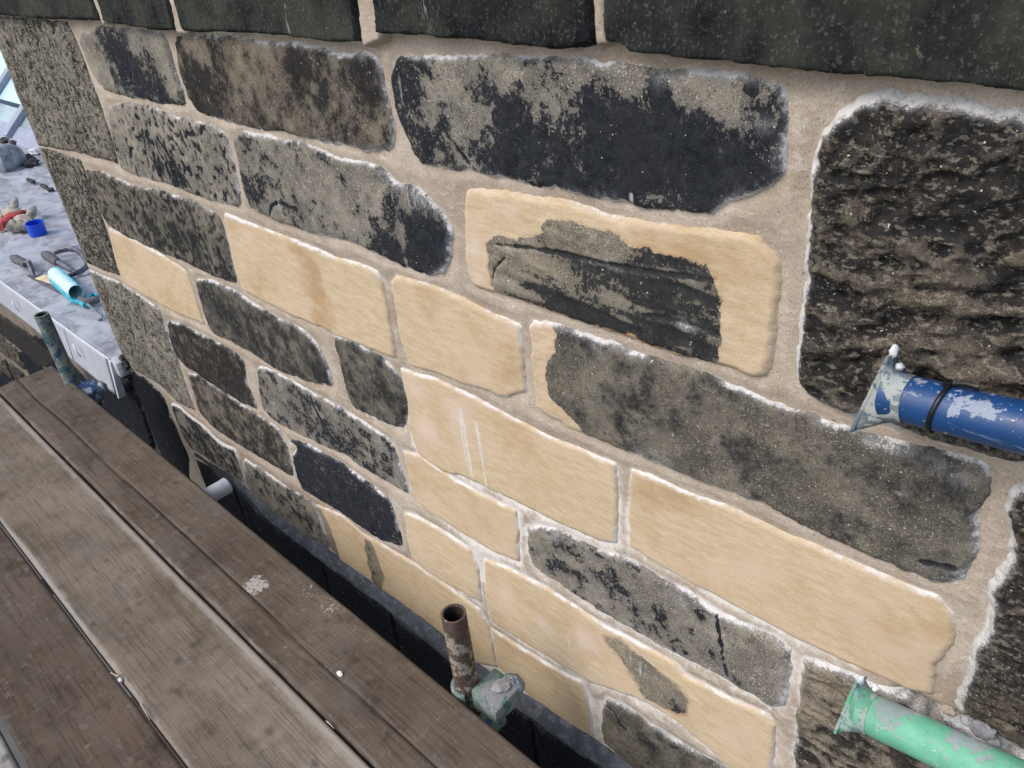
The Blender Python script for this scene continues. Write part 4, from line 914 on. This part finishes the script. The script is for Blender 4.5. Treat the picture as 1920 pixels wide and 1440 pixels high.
a, d, up, s_ = rail((1643, 734), .822, (1900, 797), .725, 'bluetube', 'chipped royal blue tube with a galvanised end plate lying in front of the wall', .050, True, shear=.020)
zt = empty('cable_tie', tuple(a + d * .062)); tag(zt, 'black cable tie pulled round the blue tube near its end plate', 'cable tie')
ring = []
cc = a + d * .066
for i in range(33):
    th = 2 * math.pi * i / 32; ring.append(cc + (up * math.cos(th) + s_ * math.sin(th)) * (R0 + .0012) + d * .006 * math.cos(th))
MB().sweep(ring, .0026, 8, sx=.6, caps=False, ref=d).build('strap', M['blackplastic'], zt)
MB().sweep([cc + up * (R0 + .002) + d * .004, cc + up * (R0 + .006) + d * .02, cc + up * (R0 + .005) + d * .032], .0028, 8, sx=.5).build('strap_tail', M['blackplastic'], zt)
MB().box(tuple(cc + up * (R0 + .003) + d * .004 - .0035), tuple(cc + up * (R0 + .003) + d * .004 + .0035)).build('buckle', M['blackplastic'], zt, bevel=.001)
rail((1597, 1322), .965, (1760, 1398), .895, 'greentube', 'chipped mint green tube with a bent steel end plate at the lower right', .038, True, shear=.008, roll=-.35, blade=.014, plate_w=.026)

# loose mortar caught between the green tube and the wall
for k, (px, py, r) in enumerate(((1778, 1332, .008), (1842, 1368, .013), (1862, 1388, .008), (1815, 1352, .008))):
    p = onY(px, py, YW - .018)
    o = MB().ball(p, r, (1.2, .8, .8), 16, 10, jit=.35).build('mortar_lump', M['crust' if k else 'mortar'])
    tag(o, ('small tan mortar lump at the left end of the open joint over the mint tube', 'largest grey lump in the open joint over the mint tube', 'small grey lump nearest the right picture edge over the mint tube', 'small grey lump between the tan lump and the largest one over the mint tube')[k], 'rubble', 'mortar lumps over the mint tube')

# ------------------------------------------------------------------ things lying on the lead roof
def P(x, y, dz=0.0): return onZ(x, y, ZL + dz)
M['wood_dark'] = flat('dirty_grip', (.10, .10, .12), .7, var=.4); M['toolsteel'] = flat('dull_tool_steel', (.13, .13, .16), .45, metal=.5, var=.5)
M['glove'] = flat('dirty_canvas_glove', (.36, .32, .26), .95, var=.35, scale=35, bump=.8); M['red'] = flat('red_knit_cuff', (.42, .07, .07), .9, var=.4, scale=50, bump=.8)
M['bluecap'] = flat('blue_plastic', (.01, .07, .62), .35, var=.1); M['clear'] = flat('milky_plastic_tube', (.56, .78, .82), .3, var=.12, scale=25)
M['teal'] = flat('teal_painted_metal', (.02, .36, .48), .4, var=.35, scale=30); M['label'] = flat('cream_card', (.66, .55, .36), .8, var=.2, scale=18)
# trowel
tr = empty('trowel', tuple(P(55, 515))); tag(tr, 'small pointing trowel with a grey grip and cranked black neck, leftmost of the tools', 'trowel')
MB().sweep([P(24, 483, .050), P(30, 486, .052), P(42, 492, .055), P(49, 496, .055)], [.016, .024, .022, .016], 16).build('grip', M['wood_dark'], tr)
MB().sweep([P(47, 492, .065), P(54, 492, .065), P(58, 503, .045), P(63, 516, .020), P(68, 519, .012)], [.010, .013, .012, .009, .006], 10).build('neck', M['toolsteel'], tr)
MB().prism([P(50, 517, .006), P(68, 519, .008), P(100, 540, .006), P(113, 552, .004), P(74, 532, .006)], (0, 0, .006)).build('blade', M['toolsteel'], tr, bevel=.001)
o = MB().prism([P(66, 523, .016), P(84, 516, .016), P(101, 524, .016), P(99, 534, .014)], (0, 0, .004)).build('paper_label', M['label']); tag(o, 'cream card lying on the trowel blade beside the pointing gun', 'card')
# hand tool with curved frame
bo = empty('wire_bow_tool', tuple(P(125, 500))); tag(bo, 'dark tool with a ribbed handle inside a curved metal frame, against the wall end', 'hand tool')
MB().sweep([P(84, 477, .05), P(90, 480, .05), P(100, 487, .048), P(109, 492, .045)], [.020, .027, .024, .019], 16).build('grip', M['wood_dark'], bo)
MB().sweep([P(108, 491, .045), P(119, 497, .04), P(130, 504, .035), P(142, 511, .03)], [.016, .017, .013, .009], 12).build('shank', M['toolsteel'], bo)
MB().sweep([P(101, 475, .03), P(112, 470, .035), P(128, 466, .04), P(142, 468, .04), P(154, 476, .04), P(161, 487, .035), P(164, 499, .03), P(152, 508, .03), P(138, 514, .025), P(124, 520, .02)], [.010, .014, .017, .019, .020, .019, .015, .013, .012, .010], 12, sx=.7).build('frame', M['toolsteel'], bo)
# pointing gun
gun = empty('pointing_gun', tuple(P(128, 535))); tag(gun, 'turquoise pointing gun with a milky open tube lying by the wall end', 'gun')
ga, gb = P(104, 514, .040), P(143, 548, .040)
MB().pipe(ga, gb, .034, .003, 36).build('barrel', M['clear'], gun)
gd = (gb - ga) / np.linalg.norm(gb - ga)
MB().sweep([ga - gd * .002, ga + gd * .006], .033, 24).build('barrel_end', M['cream'], gun)
MB().sweep([ga - gd * .04, ga - gd * .01, ga], [.006, .012, .018], 14).build('nozzle', M['cream'], gun)
MB().sweep([ga + np.array([0, -.030, -.022]), gb + np.array([0, -.034, -.022]) + gd * .03, P(150, 566, .02), P(160, 573, .02)], [.009, .010, .012, .012], 10).build('cradle', M['teal'], gun)
MB().sweep([ga + gd * .01 + np.array([0, .02, .030]) , gb + np.array([0, .02, .028])], .004, 8).build('cradle_rod', M['teal'], gun)
MB().sweep([P(160, 573, .02), P(168, 560, .03), P(176, 553, .03), P(184, 556, .03)], [.010, .014, .016, .010], 10, sx=.6).build('trigger', M['teal'], gun)
MB().sweep([P(150, 560, .03), P(162, 566, .03), P(175, 563, .035), P(187, 562, .03)], [.012, .017, .019, .013], 12, sx=.8).build('handle', M['wood_dark'], gun)
MB().sweep([P(164, 570, .03), P(176, 580, .028), P(190, 592, .02), P(192, 597, .012), P(184, 600, .008)], .0055, 10).build('plunger_rod', M['galv'], gun)
# gloves
def finger(m, pts, r, dz):
    path = [P(a, b, z) for a, b, z in pts]; m.sweep(path, [r * .9, r, r * 1.05, r * .9, r * .45][:len(path)] if len(path) == 5 else [r, r * 1.05, r, r * .5][:len(path)], 10)
g1 = empty('work_glove', tuple(P(20, 400))); tag(g1, 'dirty canvas glove with its thumb up and red cuff, at the left picture edge', 'glove', 'pair of work gloves')
m = MB().ball(P(22, 398, .045), .075, (1.1, .7, .45), 18, 10, jit=.08)
finger(m, [(24, 398, .05), (27, 388, .07), (28, 380, .09), (29, 373, .10)], .022, 0)
finger(m, [(8, 408, .03), (2, 404, .03), (-6, 398, .03), (-12, 392, .025)], .020, 0)
m.build('glove_shell', M['glove'], g1)
MB().sweep([P(-4, 428, .03), P(4, 420, .035), P(12, 412, .045), P(22, 405, .055), P(32, 405, .05), P(38, 411, .035)], [.022, .020, .020, .022, .022, .014], 12, sx=1.5, jit=.12).build('knit_cuff', M['red'], g1)
g2 = empty('work_glove', tuple(P(45, 412))); tag(g2, 'dirty canvas glove with curled fingers lying beside the blue cap', 'glove', 'pair of work gloves')
m = MB().ball(P(44, 413, .035), .070, (1.25, .75, .45), 18, 10, jit=.08)
for (a, b) in ((19, 427), (34, 427), (47, 426)):
    m.sweep([P(a + 5, b - 9, .045), P(a + 3, b - 5, .05), P(a + 1, b - 1, .04), P(a, b + 3, .018)], [.022, .026, .026, .016], 10)
finger(m, [(54, 410, .04), (58, 402, .05), (62, 394, .06), (64, 388, .06)], .024, 0)
finger(m, [(58, 416, .03), (61, 420, .03), (64, 423, .025), (66, 426, .02)], .018, 0)
m.build('glove_shell', M['glove'], g2)
MB().sweep([P(36, 402, .05), P(43, 398, .055), P(50, 398, .05)], [.014, .018, .012], 12, jit=.15).build('knit_cuff', M['red'], g2)
cp = P(69, 431, .03)
cap = empty('plastic_cap', tuple(cp)); tag(cap, 'bright blue round plastic cap standing next to the gloves', 'cap')
MB().pipe((cp[0], cp[1], ZL + .006), (cp[0] + .006, cp[1], ZL + .075), .047, .003, 36).build('cap_ring', M['bluecap'], cap)
MB().sweep([(cp[0], cp[1], ZL + .006), (cp[0], cp[1], ZL + .011)], .046, 36).build('cap_base', M['bluecap'], cap)
# slates and debris further back on the roof
for k, (q, lb) in enumerate((([(50, 340), (62, 345), (68, 343), (56, 338)], 'dark slate strip farthest back on the lead'), ([(76, 351), (90, 357), (92, 353), (82, 349)], 'short black strip close to the wall end on the lead'), ([(90, 360), (103, 358), (102, 356), (90, 358)], 'thin black strip touching the wall end'))):
    o = MB().prism([P(a, b, .008) for a, b in q], (0, 0, .02)).build('slate_strip', M['debris'], bevel=.002); tag(o, lb, 'slate')
for k, (px, py, r, lb) in enumerate(((8, 263, .06, 'dark clod at the foot of the glazing, leftmost'), (24, 268, .05, 'dark clod at the foot of the second glazing bar'), (64, 285, .06, 'white pebble at the glazing foot by the wall end'), (50, 298, .09, 'mossy clump beside the raised lead roll'), (60, 305, .08, 'mossy clump nearest the wall end'))):
    o = MB().ball(P(px, py, .02), r * .6, (1.6, 1, .6), 10, 7, jit=.8).build('roof_debris', M['cream' if k == 2 else 'debris']); tag(o, lb, 'debris')
o = MB().sweep([P(-60, 300, .06), P(-20, 302, .07), P(6, 301, .07), P(24, 296, .06), (P(34, 290, .02))], [.13, .13, .12, .10, .04], 20, sx=.9, jit=.05).build('lead_roll', M['lead']); tag(o, 'rounded raised lead roll at the left edge below the glazing', 'lead roll')

# ------------------------------------------------------------------ sloping glazing behind the lead roof
gz = empty('glazed_roof', tuple(P(20, 270))); tag(gz, 'sloping roof glazing of pale panes and violet grey bars behind the lead roof', 'glazing')
yb = float(np.mean([P(0, 256)[1], P(68, 284)[1]])); tilt = math.radians(40)
def slope_pt(X, s, off=0.0): return np.array([X, yb + s * math.cos(tilt) - off * math.sin(tilt), ZL + .02 + s * math.sin(tilt) + off * math.cos(tilt)])
def on_slope(x, y):
    r = ray(x, y); nrm = np.array([0, -math.sin(tilt), math.cos(tilt)]); p0 = slope_pt(0, 0)
    q = r * (np.dot(nrm, p0) / np.dot(nrm, r)); return q[0], (q[1] - yb) / math.cos(tilt)
bars = [on_slope(20, 262)[0], on_slope(-8, 254)[0]]
step_ = abs(bars[0] - bars[1])
Xs = [bars[0] + step_ * k for k in (1.0, 0, -1.0, -2.0, -3.0)]
Xs = [bars[0] + .9 * k for k in (2, 1, 0, -1, -2, -3)]
slow = on_slope(20, 200)[1]
for i in range(len(Xs) - 1):
    xa, xb = Xs[i + 1] + .04, Xs[i] - .04
    for s0, s1, mt in ((.10, slow, 'panel'), (slow + .04, 5.0, 'glass')):
        MB().prism([slope_pt(xa, s0), slope_pt(xb, s0), slope_pt(xb, s1), slope_pt(xa, s1)], tuple(np.array([0, -math.sin(tilt), math.cos(tilt)]) * .012)).build('pane', M[mt], gz, smooth=False)
for X in Xs:
    MB().prism([slope_pt(X - .055, 0, .012), slope_pt(X + .055, 0, .012), slope_pt(X + .055, 5.0, .012), slope_pt(X - .055, 5.0, .012)], tuple(np.array([0, -math.sin(tilt), math.cos(tilt)]) * .05)).build('glazing_bar', M['bar'], gz, bevel=.004)
MB().prism([slope_pt(Xs[-1], -.06, -.02), slope_pt(Xs[0], -.06, -.02), slope_pt(Xs[0], .09, -.02), slope_pt(Xs[-1], .09, -.02)], (0, 0, .05)).build('sill', M['bar'], gz, bevel=.004)
